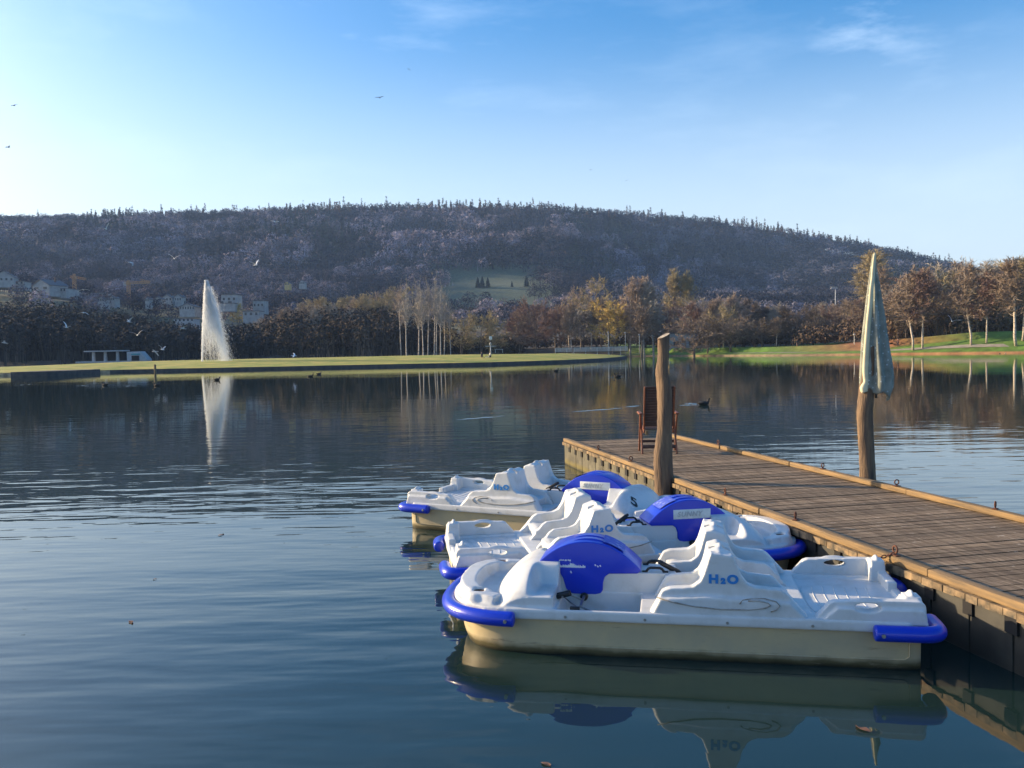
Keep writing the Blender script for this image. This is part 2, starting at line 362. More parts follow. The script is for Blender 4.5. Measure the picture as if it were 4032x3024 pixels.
def make_boat():
    root = thing('pedal_boat', label='x', cat='pedal boat', group='pedal boats moored at the wooden pier')
    # hull: tapers a little downwards, raked bow
    mb = MB(); top = outline(.045); n = len(top); V = []; rows = [(.305, 1, 0), (.24, 1, -.004), (.20, .985, -.01), (.06, .975, -.05), (0, .965, -.08), (-.10, .9, -.14)]
    for z, k, rake in rows:
        for (x, y) in top: V.append((x + (rake*max(0, (x-.8)/1.05)**1.3*.85 if x > .8 else 0), y*k, z))
    Fs = []
    for r in range(len(rows)-1):
        for i in range(n): Fs.append((r*n+i, r*n+(i+1) % n, (r+1)*n+(i+1) % n, (r+1)*n+i))
    Fs.append(tuple((len(rows)-1)*n+i for i in range(n)))
    mb.add(V, Fs); h = mb.build('hull', M_hull, root, smooth=True, auto=38)
    # moulded seam lines on the hull sides
    for s in (1, -1):
        sm = MB(); sm.tube([(-1.62, s*.645, .27), (-1.62, s*.643, .10), (-1.59, s*.641, .075), (-1.4, s*.640, .07), (1.0, s*.640, .07), (1.25, s*.63, .10), (1.34, s*.618, .2), (1.36, s*.612, .28)], .006, 5)
        sm.build('hull_seam', M_hull, h, smooth=True)
    # deck: slab with a rounded gunwale, foot wells, bow tray and rear floor
    d = MB(); d.prism(outline(0.0), 'z', .285, .365); d.prism(outline(.10), 'z', .10, .30)
    # bow rim
    ro = outline(.035); bow = [(x, y) for x, y in ro if x > 1.42]
    inner = []
    for x, y in bow:
        inner.append((x-.13*max(0, 1-(abs(y)/.7)**3)-.02, y*.80))
    bow = bow; ring = bow+inner[::-1]
    # split in quads so that the concave ring stays clean
    V = []; Fs = []; k = len(bow)
    for i in range(k):
        hgt = .425+.045*math.sin(math.pi*i/(k-1))
        V += [(bow[i][0], bow[i][1], .33), (bow[i][0]-.02, bow[i][1]*.97, hgt), (inner[i][0], inner[i][1], hgt), (inner[i][0]-.02, inner[i][1]*.97, .33)]
    for i in range(k-1):
        a = 4*i; b = 4*(i+1); Fs += [(a, b, b+1, a+1), (a+1, b+1, b+2, a+2), (a+2, b+2, b+3, a+3), (a+3, b+3, b, a)]
    Fs += [(0, 1, 2, 3), (4*k-1, 4*k-2, 4*k-3, 4*k-4)]
    d.add(V, Fs)
    for s in (1, -1):
        d.lathe([(.12, .33), (.115, .39), (.10, .432), (.08, .44), (.02, .44)], 18, (1.57, s*.475, 0))
    # bow cowl, a height field closed below
    xs = np.linspace(.95, 1.50, 28); ys = np.linspace(-.665, .665, 31); V = []; Fs = []
    for x in xs:
        for y in ys:
            a = abs(y)
            D_ = .27*max(0.0, 1-(a/.70)**3.2)**.5
            side_ = .115 if a > .30 else (.27-.155*min(1, max(0, (a-.21)/.09)))
            q_ = min(1, max(0, (x-1.10)/.05)); A = side_*(1-q_)+max(D_, side_*.9)*q_
            x1 = 1.45-.12*(a/.66)**2; x0 = 1.15
            B = 1.0 if x < x0 else max(0, 1-((x-x0)/(x1+.04-x0))**1.7)**.75 if x < x1+.04 else 0
            V.append((x, y, .34+A*B))
    nx, ny = len(xs), len(ys)
    for i in range(nx-1):
        for j in range(ny-1): Fs.append((i*ny+j, (i+1)*ny+j, (i+1)*ny+j+1, i*ny+j+1))
    b0 = len(V)
    for x in xs:
        for y in ys: V.append((x, y, .30))
    for i in range(nx-1):
        for j in range(ny-1): Fs.append((b0+i*ny+j, b0+i*ny+j+1, b0+(i+1)*ny+j+1, b0+(i+1)*ny+j))
    bd = [(i*ny) for i in range(nx)]; bd2 = [(i*ny+ny-1) for i in range(nx)]
    for L in (bd, bd2):
        for i in range(nx-1): Fs.append((L[i], L[i+1], b0+L[i+1], b0+L[i]))
    for r in (0, (nx-1)*ny):
        for j in range(ny-1): Fs.append((r+j, r+j+1, b0+r+j+1, b0+r+j))
    d.add(V, Fs)
    cut = MB()
    for s in (1, -1):
        cut.prism([(.28, .205), (.30, .6), (.945, .6), (.90, .205)], 'y', s*.165, s*.665)
        cut.box((1.57, s*.475, .44), (.085, .085, .05))
    cut.box((-1.33, 0, .40), (.72, 1.06, .115))
    cut.box((0, 0, -.2), (0.1, .1, .1))
    deck = moulded(d, 'deck', M_white, root, .0095, 2, cut)
    # curved anti-slip ribs on the rear floor
    rb = MB()
    for i in range(7):
        x = -1.02-.085*i
        rb.tube([(x+.04*math.cos(t*1.3)-.0, .10+.36*t, .342) for t in np.linspace(-1, 1, 9)], .005, 5)
    rb.build('floor_rib', M_white, deck, smooth=True)
    for s in (1, -1):
        c_ = MB(); c_.lathe([(.001, 0), (.042, 0), (.042, .004), (.001, .004)], 16, (1.57, s*.475, .428)); c_.build('cup_recess', M_hole, deck)
    # centre console
    c = MB(); c.prism([(1.0, .20), (1.0, .585), (.30, .525), (.02, .525), (-.04, .40), (-.10, .36), (-.10, .20)], 'y', -.158, .158)
    con = moulded(c, 'console', M_white, root, .0105, 2)
    # blue paddle-wheel cover
    a = MB(); N = 26
    def arc(off, x0=.29, x1=1.18):
        P = []
        for i in range(N+1):
            t = i/N; x = x0+(x1-x0)*t; u = (t-.5)*2; P.append((x, .55+.225*(1-abs(u)**2.15)+off))
        return P
    top = arc(0)
    low = [(1.17, .535), (1.0, .532), (.955, .515), (.93, .47), (.905, .385), (.88, .352), (.84, .342), (.665, .342), (.62, .352), (.602, .38), (.60, .44), (.585, .49), (.55, .515), (.32, .522)]
    a.prism(top+low, 'y', -.175, .175)
    arch = a.build('wheel_cover', M_blue, root, bevel=.018, seg=3)
    for y0 in (-.10, .02):
        g = MB(); t2 = arc(.006, .36, 1.08)
        V = []; 
        for x, z in t2: V += [(x, y0, z-.02), (x, y0+.010, z+.006), (x, y0+.070, z+.006), (x, y0+.08, z-.02)]
        Fs = []
        for i in range(N):
            for q in range(3): Fs.append((4*i+q, 4*i+4+q, 4*i+5+q, 4*i+1+q))
        Fs += [(0, 1, 2, 3), (4*N+3, 4*N+2, 4*N+1, 4*N)]
        g.add(V, Fs); g.build('cover_rib', M_blue, arch, smooth=True, auto=40)
    # plate with small print on the top of the cover
    g = MB(); V = []; cc = arc(.0145, .29, 1.18)[4:10]
    for x, z in cc: V += [(x, -.13, z), (x, .13, z)]
    g.add(V, [(2*i, 2*i+2, 2*i+3, 2*i+1) for i in range(len(cc)-1)]); g.build('instruction_label', M_bluedk, arch)
    # seats, back to back, one on each side
    for s in (1, -1):
        q = MB()
        def yy(a_, b_): return (min(s*a_, s*b_), max(s*a_, s*b_))
        sc = [(x*1.02, z) for x, z in SEAT_PROF]
        q.prism(SEAT_PROF, 'y', s*.565, s*.655)
        base = [(x, z) for x, z in SEAT_PROF]
        q.prism([(.21, .33), (.14, .47), (-.2, .50), (-.8, .47), (-.95, .33)], 'y', s*.60, s*.685)   # flared foot of the panel
        inn = [(x, min(z, .60) if abs(x+.3) > .22 else z) for x, z in SEAT_PROF]
        q.prism([(x*.94-.015, .33+(z-.33)*.97) for x, z in inn], 'y', s*.165, s*.225)
        q.prism([(.05, .22), (.09, .455), (.03, .47), (-.17, .445), (-.18, .22)], 'y', s*.17, s*.60)
        q.prism([(-.15, .22), (-.15, .44), (-.225, .80), (-.30, .825), (-.40, .785), (-.46, .44), (-.46, .22)], 'y', s*.175, s*.62)
        q.prism([(-.45, .22), (-.46, .445), (-.78, .47), (-.83, .455), (-.82, .22)], 'y', s*.17, s*.60)
        # carrying handle in the top edge
        q.tube([(-.315+.03*math.cos(t)*0, s*(.40+.085*math.cos(t)), .778+.045*math.sin(t)) for t in np.linspace(0, math.pi, 9)], .020, 8)
        cut = MB(); cut.tube([(-.60, s*.40, .79), (-.05, s*.40, .79)], .034, 12, sy=.8)
        cut.box((-.215, s*.40, .62), (.05, .012, .30), (0, .2, 0))
        seat = moulded(q, 'seat', M_white, root, .0088, 2, cut)
        # swirl relief and logo on the outside panel
        sw = MB(); y = s*.690
        def SP(u, v): return (-.40-.42*u*1.0, y, .45+v)
        path = [(.16, .485), (.05, .455), (-.10, .428), (-.30, .412), (-.50, .415), (-.62, .432), (-.66, .452), (-.64, .468), (-.58, .480), (-.50, .478)]
        sw.tube([(x, y-s*.006*(z > .46), z) for x, z in path[:]], .0055, 6)
        sw.tube([(x, y-s*.012*(z > .46), z) for x, z in [(-.44, .455), (-.46, .48), (-.53, .497), (-.62, .498), (-.70, .478), (-.725, .45), (-.70, .42), (-.66, .405)]], .0045, 6)
        sw.build('swirl_groove', M_swirl, seat, smooth=True)
        lg = []
        for txt, dx, sz, dz in (('H', -.062, .088, 0), ('2', .0, .055, -.012), ('O', .062, .088, 0)):
            me = text_mesh(txt, sz, .002, 'logo', bold=.0048)
            lg.append((me, dx, dz))
        bm = bmesh.new()
        for me, dx, dz in lg:
            me.transform(Matrix.Translation((dx, dz, 0))); bm.from_mesh(me)
        me = bpy.data.meshes.new('logo'); bm.to_mesh(me); bm.free()
        me.transform(Matrix.Scale(1.12, 4, (1, 0, 0)))
        me.transform(Matrix.Rotation(R(90), 4, 'X'))
        if s > 0: me.transform(Matrix.Rotation(R(180), 4, 'Z'))
        me.transform(Matrix.Translation((-.325, s*.659, .625)))
        link('logo', me, M_logo, seat)
        # stern side coaming with an oval grab hole and a corner post
        q = MB()
        q.prism([(-.95, .34), (-.98, .365), (-1.075, .475), (-1.11, .49), (-1.50, .505), (-1.695, .505), (-1.725, .48), (-1.74, .34)], 'y', s*.585, s*.665)
        q.prism([(-1.0, .34), (-1.13, .45), (-1.70, .45), (-1.742, .34)], 'y', s*.61, s*.69)
        q.tube([(-1.335+.125*math.cos(t), s*.635, .455+.045*math.sin(t)) for t in np.linspace(0, 2*math.pi, 21)], .020, 8, caps=False)
        q.box((-1.335, s*.635, .455), (.20, .045, .06))
        q.box((-1.66, s*.53, .425), (.13, .16, .19), taper=.85)
        q.box((-1.70, s*.36, .37), (.07, .40, .10))
        q.tube([(-1.655, s*(.53+.055*math.cos(t)), .50+.04*math.sin(t)) for t in np.linspace(0, math.pi, 9)], .017, 8)
        cut = MB(); cut.tube([(-1.335, s*.45, .463), (-1.335, s*.80, .447)], .092, 16, sy=.33)
        moulded(q, 'stern_coaming', M_white, root, .0085, 2, cut)
        # corner bumper at the stern
        b = MB(); P = [(-1.36, s*.735), (-1.55, s*.735), (-1.70, s*.73), (-1.775, s*.705), (-1.81, s*.65), (-1.82, s*.56), (-1.82, s*.40)]
        P = smooth_path([(x, y_, .292) for x, y_ in P], 5)
        b.tube(P, .061, 10, sy=1.0); bo = b.build('stern_bumper', M_blue, root, bevel=.02, seg=3)
        bt = MB(); bt.tube([(-1.41, s*.785, .292), (-1.41, s*.804, .292)], .014, 10); bt.build('bolt', M_steel, bo)
        # pedals
        pd = MB(); pd.bar((.755, s*.16, .33), (.755, s*.30, .33), .02); pd.bar((.755, s*.30, .33), (.90, s*.32, .395), .014); pd.bar((.90, s*.30, .395), (.90, s*.47, .395), .012)
        pd.bar((.755, s*.30, .33), (.755, s*.47, .33), .02); pd.bar((.755, s*.47, .33), (.60, s*.49, .265), .014); pd.bar((.60, s*.47, .265), (.60, s*.62, .265), .012)
        cr_ = pd.build('crank', M_steel, root, bevel=.003)
        for cx, cy_, cz in ((.90, .40, .40), (.60, .57, .27)):
            pp = MB(); pp.box((cx, s*cy_, cz), (.115, .085, .032), (0, .25, 0)); pp.box((cx, s*cy_, cz), (.13, .025, .045), (0, .25, 0)); pp.build('pedal', M_black, cr_, bevel=.006)
        hb = MB(); hb.tube([(.755, s*.165, .325), (.755, s*.20, .325)], .032, 12); hb.build('hub', M_black, cr_, smooth=True)
        # grab handle on the console
        hd = MB(); hd.tube([(.255, s*.115, .525), (.235, s*.115, .552), (.215, s*.115, .560), (.145, s*.115, .560), (.125, s*.115, .552), (.105, s*.115, .525)], .0115, 8)
        hd.box((.262, s*.115, .530), (.045, .03, .012)); hd.box((.098, s*.115, .530), (.045, .03, .012)); hd.build('grab_handle', M_black, root, bevel=.003)
        # drain clip on the gunwale
    for s in (1, -1):
        for x in (-.95, -.35, .25, .85):
            bt = MB(); bt.tube([(x, s*.698, .315), (x, s*.7045, .315)], .011, 8); bt.build('rivet', M_steel, deck)
        cl = MB(); cl.box((.78, s*.655, .372), (.075, .03, .022)); cl.build('rod_bracket', M_black, deck, bevel=.004)
    # bow bumper
    b = MB(); o_ = [(x, y) for x, y in outline(-.035) if x > 1.16]
    P = [(1.24, .735, .292)]+[(x+.01, y, .292) for x, y in o_ if x > 1.3]+[(1.24, -.735, .292)]
    P = smooth_path(P, 3); b.tube(P, .062, 10); bo = b.build('bow_bumper', M_blue, root, bevel=.02, seg=3)
    for s in (1, -1):
        bt = MB(); bt.tube([(1.30, s*.785, .292), (1.30, s*.804, .292)], .014, 10); bt.build('bolt', M_steel, bo)
    # steering lever
    st = MB(); st.tube([(-.14, .0, .42), (-.02, .03, .50), (.05, .05, .545)], .008, 6); so_ = st.build('steering_rod', M_steel, root, smooth=True)
    gp = MB(); gp.tube([(-.03, .027, .492), (.0, .035, .512), (.12, .075, .585), (.15, .085, .602)], [.014, .022, .020, .014], 10); gp.build('grip', M_black, so_, smooth=True)
    rod = MB(); rod.tube([(.93, .30, .37), (.72, .55, .30), (.60, .64, .24)], .006, 6); rod.build('linkage_rod', M_steel, root)
    return root
def smooth_path(P, k):
    P = [Vector(p) for p in P]; out = []
    for i in range(len(P)-1):
        p0 = P[max(i-1, 0)]; p1 = P[i]; p2 = P[i+1]; p3 = P[min(i+2, len(P)-1)]
        for j in range(k):
            t = j/k; out.append(.5*((2*p1)+(p2-p0)*t+(2*p0-5*p1+4*p2-p3)*t*t+(-p0+3*p1-3*p2+p3)*t**3))
    out.append(P[-1]); return out

def wheel_plaque(boat, s, torn=False):
    arch = [c for c in boat.children if c.name.startswith('wheel_cover')][0]
    if not torn:
        p = MB(); p.box((.755, s*.177, .628), (.40, .008, .098)); pl = p.build('plaque', M_plaque, arch, bevel=.003)
        me = text_mesh('SUNNY', .072, .003, 'embossed_text', bold=.001, shear=.25, spacing=1.15)
        me.transform(Matrix.Rotation(R(90), 4, 'X'))
        if s > 0: me.transform(Matrix.Rotation(R(180), 4, 'Z'))
        me.transform(Matrix.Translation((.735 + (.03 if s > 0 else -.01), s*.184, .628)))
        link('embossed_text', me, M_emb, pl)
    else:
        rnd = random.Random(4); p = MB()
        for i in range(46):     # torn scraps of a sticker: a ragged lower strip and a few flakes
            x = .99-.0055*i-.02; hgt = .010+rnd.random()*.014 + (.016 if 18 < i < 26 else 0)
            if i > 38 and rnd.random() < .45: continue
            p.box((x, s*.1765, .560+hgt/2+rnd.random()*.002), (.0058, .003, hgt))
        for i in range(14): p.box((.955-.007*i-rnd.random()*.004, s*.1765, .618+rnd.random()*.006), (.006, .003, .006+rnd.random()*.008))
        for x, z in ((.86, .52), (.862, .526), (.66, .585), (.64, .575), (.62, .58)): p.box((x, s*.1765, z), (.010, .003, .014), (0, .6, 0))
        p.build('torn_sticker', M_torn, arch)

boatA = make_boat()
boatB = copy_tree(boatA); boatC = copy_tree(boatA)
for b_, (X, Y, yaw), lab in ((boatA, (1.331, 6.930, 169.54), 'nearest pedal boat, bow to the left, torn sticker on its blue wheel cover'),
                             (boatB, (1.057, 8.776, 8.47), 'middle pedal boat between two others, bow at the pier, white plaque on blue cover'),
                             (boatC, (.417, 11.120, -26.16), 'farthest pedal boat with black number 5 on its bow, beside the tall log post')):
    b_.location = (X, Y, 0); b_.rotation_euler = (0, 0, R(yaw)); b_['label'] = lab
wheel_plaque(boatA, 1, True); wheel_plaque(boatB, -1); wheel_plaque(boatC, -1)
# the number on the far boat's cowl, laid on the plastic
from mathutils.bvhtree import BVHTree
dk = [c for c in boatC.children if c.name.startswith('deck')][0]
bvh = BVHTree.FromPolygons([v.co for v in dk.data.vertices], [tuple(p.vertices) for p in dk.data.polygons])
me = text_mesh('5', .19, 0, 'number', bold=.004); bm = bmesh.new(); bm.from_mesh(me)
bmesh.ops.triangulate(bm, faces=bm.faces); bmesh.ops.subdivide_edges(bm, edges=bm.edges, cuts=2)
mtx = Matrix.Translation((1.335, -.40, 0)) @ Matrix.Rotation(R(24), 4, 'Z')
for v in bm.verts:
    q = mtx @ v.co; hit = bvh.ray_cast(Vector((q.x, q.y, 1.5)), Vector((0, 0, -1)))
    v.co = Vector((q.x, q.y, (hit[0].z if hit[0] else .5)))+ (hit[1]*.005 if hit[1] else Vector())
bm.to_mesh(me); bm.free(); link('number', me, M_black, dk)

# ------------------------------------------------------------------ pier
PO = Vector((1.03, 17.43, 0)); PE = Vector((.2088, -.9780, 0)).normalized(); PN = Vector((.9780, .2088, 0)).normalized()
PW = 2.41; PL = 21.0
def pp(s, t, z): v = PO+PE*s+PN*t; return Vector((v.x, v.y, z))
def s_at(px, right=False):                      # place along the pier's edge seen at image column px
    o = PO+PN*(PW if right else 0)
    best = min(np.linspace(0, 16, 1601), key=lambda s: abs(proj_x(o+PE*s+Vector((0, 0, .5)))-px)); return float(best)
def proj_x(p):
    d = np.array([p.x, p.y, p.z-HC]); return 512+F*(d@rt)/(d@fw)
pier = thing('pier', tuple(PO), math.atan2(PE.y, PE.x), 'weathered plank pier with orange edge beams on concrete panel walls beside the pedal boats', 'pier')
# local frame: x along the pier towards the near end, y to the photograph's right
def mk(fn, name, mt, **k):
    b = MB(); fn(b); return b.build(name, mt, pier, **k)
rnd = random.Random(7)
def boards(b):
    s = 0.0
    while s < PL:
        wd = .118+rnd.random()*.01; dz = rnd.uniform(-.004, .004)
        b.box((s+wd/2, PW/2+rnd.uniform(-.006, .006), .435+dz), (wd-.012, PW-.03, .035), (rnd.uniform(-.0015, .0015), rnd.uniform(-.012, .012), 0)); s += wd+.004
mk(boards, 'deck_boards', M_board)
for t0, right in ((.05, False), (PW-.05, True)):
    s = 0.0
    def rails(b):
        global s
        s = -.02; first = True
        while s < PL:
            L = rnd.choice([2.4, 2.75, 3.0]); k = rnd.uniform(-.006, .006)
            n_ = 6
            b.box((s+L/2, t0+k, .492), (L-.012, .095, .066), (0, 0, rnd.uniform(-.002, .002)))
            s += L+ (0 if rnd.random() < .7 else .02)
    mk(rails, 'edge_beam', M_rail, bevel=.009, seg=2)
def ends(b):
    s = 0.0
    while s < PL:
        wd = .122; h = .045+rnd.random()*.022
        b.box((s+wd/2, .004+rnd.uniform(-.006, .006), .452-h/2), (wd-.006, .045, h)); b.box((s+wd/2, PW-.004, .452-h/2), (wd-.006, .045, h))
        s += wd
mk(ends, 'board_ends', M_fascia)
s = .0
while s < PL:
    for t in (.045, PW-.045):
        if t < 1 or s < 9: mk(lambda b: b.box((s+.21, t+rnd.uniform(-.004, .004), -.05), (.405, .05, .90)), 'concrete_panel', M_conc if s < 7.6 else M_shadec, bevel=.006)
    s += .42
def panels_far(b):
    t = .07
    while t < PW-.1: b.box((.03, t+.19, -.05), (.05, .38, .86)); t += .395
mk(panels_far, 'end_panel', M_conc)
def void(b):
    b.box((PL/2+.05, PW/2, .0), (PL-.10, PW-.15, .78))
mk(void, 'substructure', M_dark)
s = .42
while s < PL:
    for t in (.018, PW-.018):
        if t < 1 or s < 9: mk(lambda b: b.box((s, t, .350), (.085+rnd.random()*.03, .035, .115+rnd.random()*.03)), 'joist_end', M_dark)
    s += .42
# end ties at the far end (single low beam seen only as the first board) and rings
def ring(px, right=False, label=''):
    s = s_at(px, right); p = pp(s, (PW-.05) if right else .05, .525)
    r = thing('mooring_ring', p, rnd.uniform(0, 3), label, 'mooring ring', 'rusty mooring rings on the pier beams')
    b = MB(); b.box((0, 0, .004), (.09, .05, .008)); b.tube([(0, 0, 0), (0, 0, .03)], .010, 8); b.build('base_plate', M_rust, r, bevel=.002)
    b = MB(); b.tube([(.030*math.cos(t), 0, .052+.030*math.sin(t)) for t in np.linspace(0, 2*math.pi, 17)], .008, 8, caps=False); b.build('ring', M_rust, r, smooth=True)
    return p
ring(595.7, False, 'rusty ring on the left beam of the pier near its far corner')
ring(628, False, 'rusty ring on the left beam just left of the tall log post')
ring(721.6, False, 'rusty ring on the left beam right of the tall log post, above the blue cover')
ring(790.9, False, 'rusty ring on the left beam above the middle boat\'s bow')
rp = ring(890.3, False, 'rusty ring with the chain, on the left beam behind the nearest boat\'s stern')
ring(721, True, 'rusty ring on the far beam, first one right of the chair')
ring(826, True, 'rusty ring on the far beam left of the parasol post')
ring(900, True, 'dark upright bolt ring on the far beam right of the parasol post')
ring(999, True, 'rusty ring on the far beam nearest the right edge of the photo')

def chain(a, b, sag, label):
    a = Vector(a); b = Vector(b); L = (b-a).length; n = max(6, int(L/.035)); mb = MB()
    for i in range(n):
        t = (i+.5)/n; p = a.lerp(b, t)-Vector((0, 0, sag*4*t*(1-t)*L)); q = a.lerp(b, t+.01)-Vector((0, 0, sag*4*(t+.01)*(1-t-.01)*L))
        d = (q-p).normalized(); sd_ = d.cross(Vector((0, 0, 1))).normalized(); u = sd_ if i % 2 else sd_.cross(d)
        mb.tube([p+d*.022*math.cos(k)+u*.012*math.sin(k) for k in np.linspace(0, 2*math.pi, 11)], .0055, 6, caps=False)
    o = mb.build('mooring_chain', M_rust, None, smooth=True); tag(o, label, 'chain')
lp = boatA.matrix_basis @ Vector((-1.33, -.65, .50))
chain(rp+Vector((0, 0, .02)), lp, .08, 'rusty brown mooring chain from the pier ring to the nearest boat\'s stern handle')
lp = boatB.matrix_basis @ Vector((1.83, .1, .42))
chain(pp(s_at(790.9), .04, .53), lp, .15, 'rusty chain from the pier ring down to the middle boat\'s bow')

# ------------------------------------------------------------------ log post
def log(name, pts, rad, label, mt=M_log, group=None, seg=20):
    o = thing(name, tuple(pts[0]), 0, label, 'post', group); o.location = pts[0]
    loc = [Vector(p)-Vector(pts[0]) for p in pts]; P = smooth_path(loc, 6); n = len(P)
    rr = np.interp(np.linspace(0, len(rad)-1, n), range(len(rad)), rad)
    rg = np.random.RandomState(5); V = []; Fs = []
    for i, p in enumerate(P):
        for k in range(seg):
            th = 2*math.pi*k/seg; r = rr[i]*(1+.07*math.sin(2*th+i*.11)+.05*math.sin(3*th-i*.17)+.02*rg.randn())
            V.append((p.x+r*math.cos(th), p.y+r*math.sin(th), p.z+(r*math.cos(th-.3)*.45 if i == n-1 else 0)))
    for i in range(n-1):
        for k in range(seg): Fs.append((i*seg+k, i*seg+(k+1) % seg, (i+1)*seg+(k+1) % seg, (i+1)*seg+k))
    b = MB(); b.add(V, Fs); b.build('trunk', mt, o, smooth=True)
    b = MB(); b.add([V[(n-1)*seg+k] for k in range(seg)], [tuple(range(seg))]); b.build('sawn_top', M_logtop, o)
    return o
c1 = atd(664, 500, 11.95)
def P1(px, py): return atd(px, py, 11.95)
pts = [P1(664.8, 560), P1(664.5, 500), P1(664.2, 478), P1(663, 455), P1(664, 430), P1(664.5, 405), P1(664, 385), P1(662.5, 372), P1(663.5, 355), P1(663.5, 336)]
log('log_post', pts, [.125, .125, .128, .122, .098, .100, .105, .098, .083, .088], 'tall knotty log post with slanted sawn top beside the pier, in front of the chair')

def P2(px, py, d=11.8): return atd(px, py, d)
pts = [P2(868.5, 530), P2(868, 479), P2(867, 455), P2(865.2, 430), P2(864.5, 412), P2(866.5, 392), P2(869, 372), P2(871, 345)]
log('parasol_post', pts, [.105, .108, .098, .098, .100, .098, .09, .085], 'bent log post at the far side of the pier holding the closed parasol')

# closed parasol
M_cloth = mat('dotted_cloth', (.16, .175, .15), .85, (.30, .32, .28), 5)
n_, P_ = node_mat(M_cloth)
t_ = n_.nodes.new('ShaderNodeTexCoord'); v_ = n_.nodes.new('ShaderNodeTexVoronoi'); v_.inputs['Scale'].default_value = 17; n_.links.new(t_.outputs['Object'], v_.inputs['Vector'])
mr_ = n_.nodes.new('ShaderNodeMapRange'); mr_.inputs['From Min'].default_value = .22; mr_.inputs['From Max'].default_value = .16; n_.links.new(v_.outputs['Distance'], mr_.inputs['Value'])
src = P_.inputs['Base Color'].links[0].from_socket; x_ = n_.nodes.new('ShaderNodeMix'); x_.data_type = 'RGBA'; x_.inputs['B'].default_value = (.46, .52, .52, 1)
n_.links.new(mr_.outputs[0], x_.inputs['Factor']); n_.links.new(src, x_.inputs['A']); n_.links.new(x_.outputs['Result'], P_.inputs['Base Color'])
M_cream = mat('cream_lining', (.72, .66, .45), .8, (.60, .54, .36), 6)
ppos = P2(876, 391)
par = thing('parasol', tuple(ppos), 0, 'closed parasol of dotted grey-green cloth with cream edge above the bent log post', 'parasol')
def folded():
    rows = []; prof = [(391, 876.5, 24), (386, 877, 27), (378, 877.5, 27.5), (366, 877, 26), (350, 876, 23), (334, 875.5, 20), (318, 875.5, 17), (300, 874.8, 13), (285, 874.3, 9.5), (270, 873.8, 6), (262, 873.6, 4.5), (254, 873.6, 2.2)]
    nseg = 48; V = []; Fs = []; H = len(prof)
    P = []
    for py, cx, wd in prof: P.append((P2(cx, py)-ppos, wd/850*11.8/2))
    rows = []
    NR = 40
    zi = np.linspace(0, H-1, NR)
    for q in zi:
        i = int(min(q, H-2)); f = q-i; c = P[i][0].lerp(P[i+1][0], f); r = P[i][1]*(1-f)+P[i+1][1]*f
        for k in range(nseg):
            th = 2*math.pi*k/nseg
            fold = 1+.22*math.sin(7*th+.4+q*.12)*min(1, (H-q)/4)+.10*math.sin(4*th+q*.35+1)
            z = c.z
            if q < 1.5: z += (1.5-q)/1.5*(-.10*max(0, math.cos(th+.55))**3 + .04*math.sin(4*th))
            V.append((c.x+r*fold*math.cos(th), c.y+r*fold*.8*math.sin(th), z))
    for i in range(NR-1):
        for k in range(nseg): Fs.append((i*nseg+k, i*nseg+(k+1) % nseg, (i+1)*nseg+(k+1) % nseg, (i+1)*nseg+k))
    Fs.append(tuple((NR-1)*nseg+k for k in range(nseg)))
    b = MB(); b.add(V, Fs); me = b.mesh('canopy'); o = link('canopy', me, [M_cloth, M_cream], par, True)
    md = o.modifiers.new('s', 'SOLIDIFY'); md.thickness = .006
    return o
folded()
# the cream flap that wraps the left side of the folded canopy
b = MB(); V = []; prof = [(392, 863.5, 6), (388, 862.5, 7), (382, 864.8, 5), (372, 864.0, 5), (356, 864.6, 5), (340, 865.6, 4.6), (322, 867, 4.4), (304, 868.8, 4), (288, 870, 3.6), (278, 871.2, 3.2), (268, 871.9, 3), (258, 872.9, 2.6), (253, 873.4, 1.5)]
P = []; rd = []
for py, cx, wd in prof: P.append(P2(cx+1.5, py, 11.72)-ppos); rd.append(wd/850*11.8/2*.72)
b.tube(smooth_path(P, 3), list(np.interp(np.linspace(0, len(rd)-1, (len(rd)-1)*3+1), range(len(rd)), rd)), 10, sy=1.6); b.build('rolled_edge', M_cream, par, smooth=True)
b = MB(); b.tube([P2(887.3, 385.5)-ppos, P2(888.8, 388)-ppos, P2(888.5, 391)-ppos], [.012, .028, .01], 8); b.build('rib_tip', M_cream, par, smooth=True)
b = MB(); b.tube([Vector((.0, 0, -.1)), P2(873.6, 256)-ppos], .018, 8); b.build('pole', M_steel, par, smooth=True)

# ------------------------------------------------------------------ folding chair, seen from behind
DZ = .452
fl = at(642.5, 453.9, DZ); fr = at(677, 453.5, DZ)
ang = math.atan2(fr.y-fl.y, fr.x-fl.x); W = (fr-fl).length
ch = thing('deck_chair', tuple((fl+fr)/2), ang, 'high-backed folding wooden garden chair on the far end of the pier, facing the lake', 'chair')
# local: x to the right, y away from the viewer (the chair faces +y), z up from the boards
def part(fn, name, mt, bevel=.004): b = MB(); fn(b); return b.build(name, mt, ch, bevel=bevel)
hw = W/2
for s, nm in ((-1, 'l'), (1, 'r')):
    part(lambda b: b.bar((s*hw, 0, 0), (s*(hw-.01), .42, .70), .030, .042, (0, 1, 0)), 'leg', M_chair)        # rear foot rising to the front of the arm
    part(lambda b: b.bar((s*(hw+.02), .50, 0), (s*(hw+.02), .10, .72), .028, .042, (0, 1, 0)), 'leg', M_chair)    # front foot rising to the back
    part(lambda b: b.box((s*(hw+.02), .26, .715), (.062, .56, .028)), 'armrest', M_chair)
    part(lambda b: b.bar((s*(hw-.045), .18, .36), (s*(hw-.045), -.16, 1.205), .028, .042, (0, 1, 0)), 'back_stile', M_chair)
    part(lambda b: b.bar((s*(hw-.045), .10, .40), (s*(hw-.045), .60, .43), .028, .05, (0, 0, 1)), 'seat_rail', M_chair)
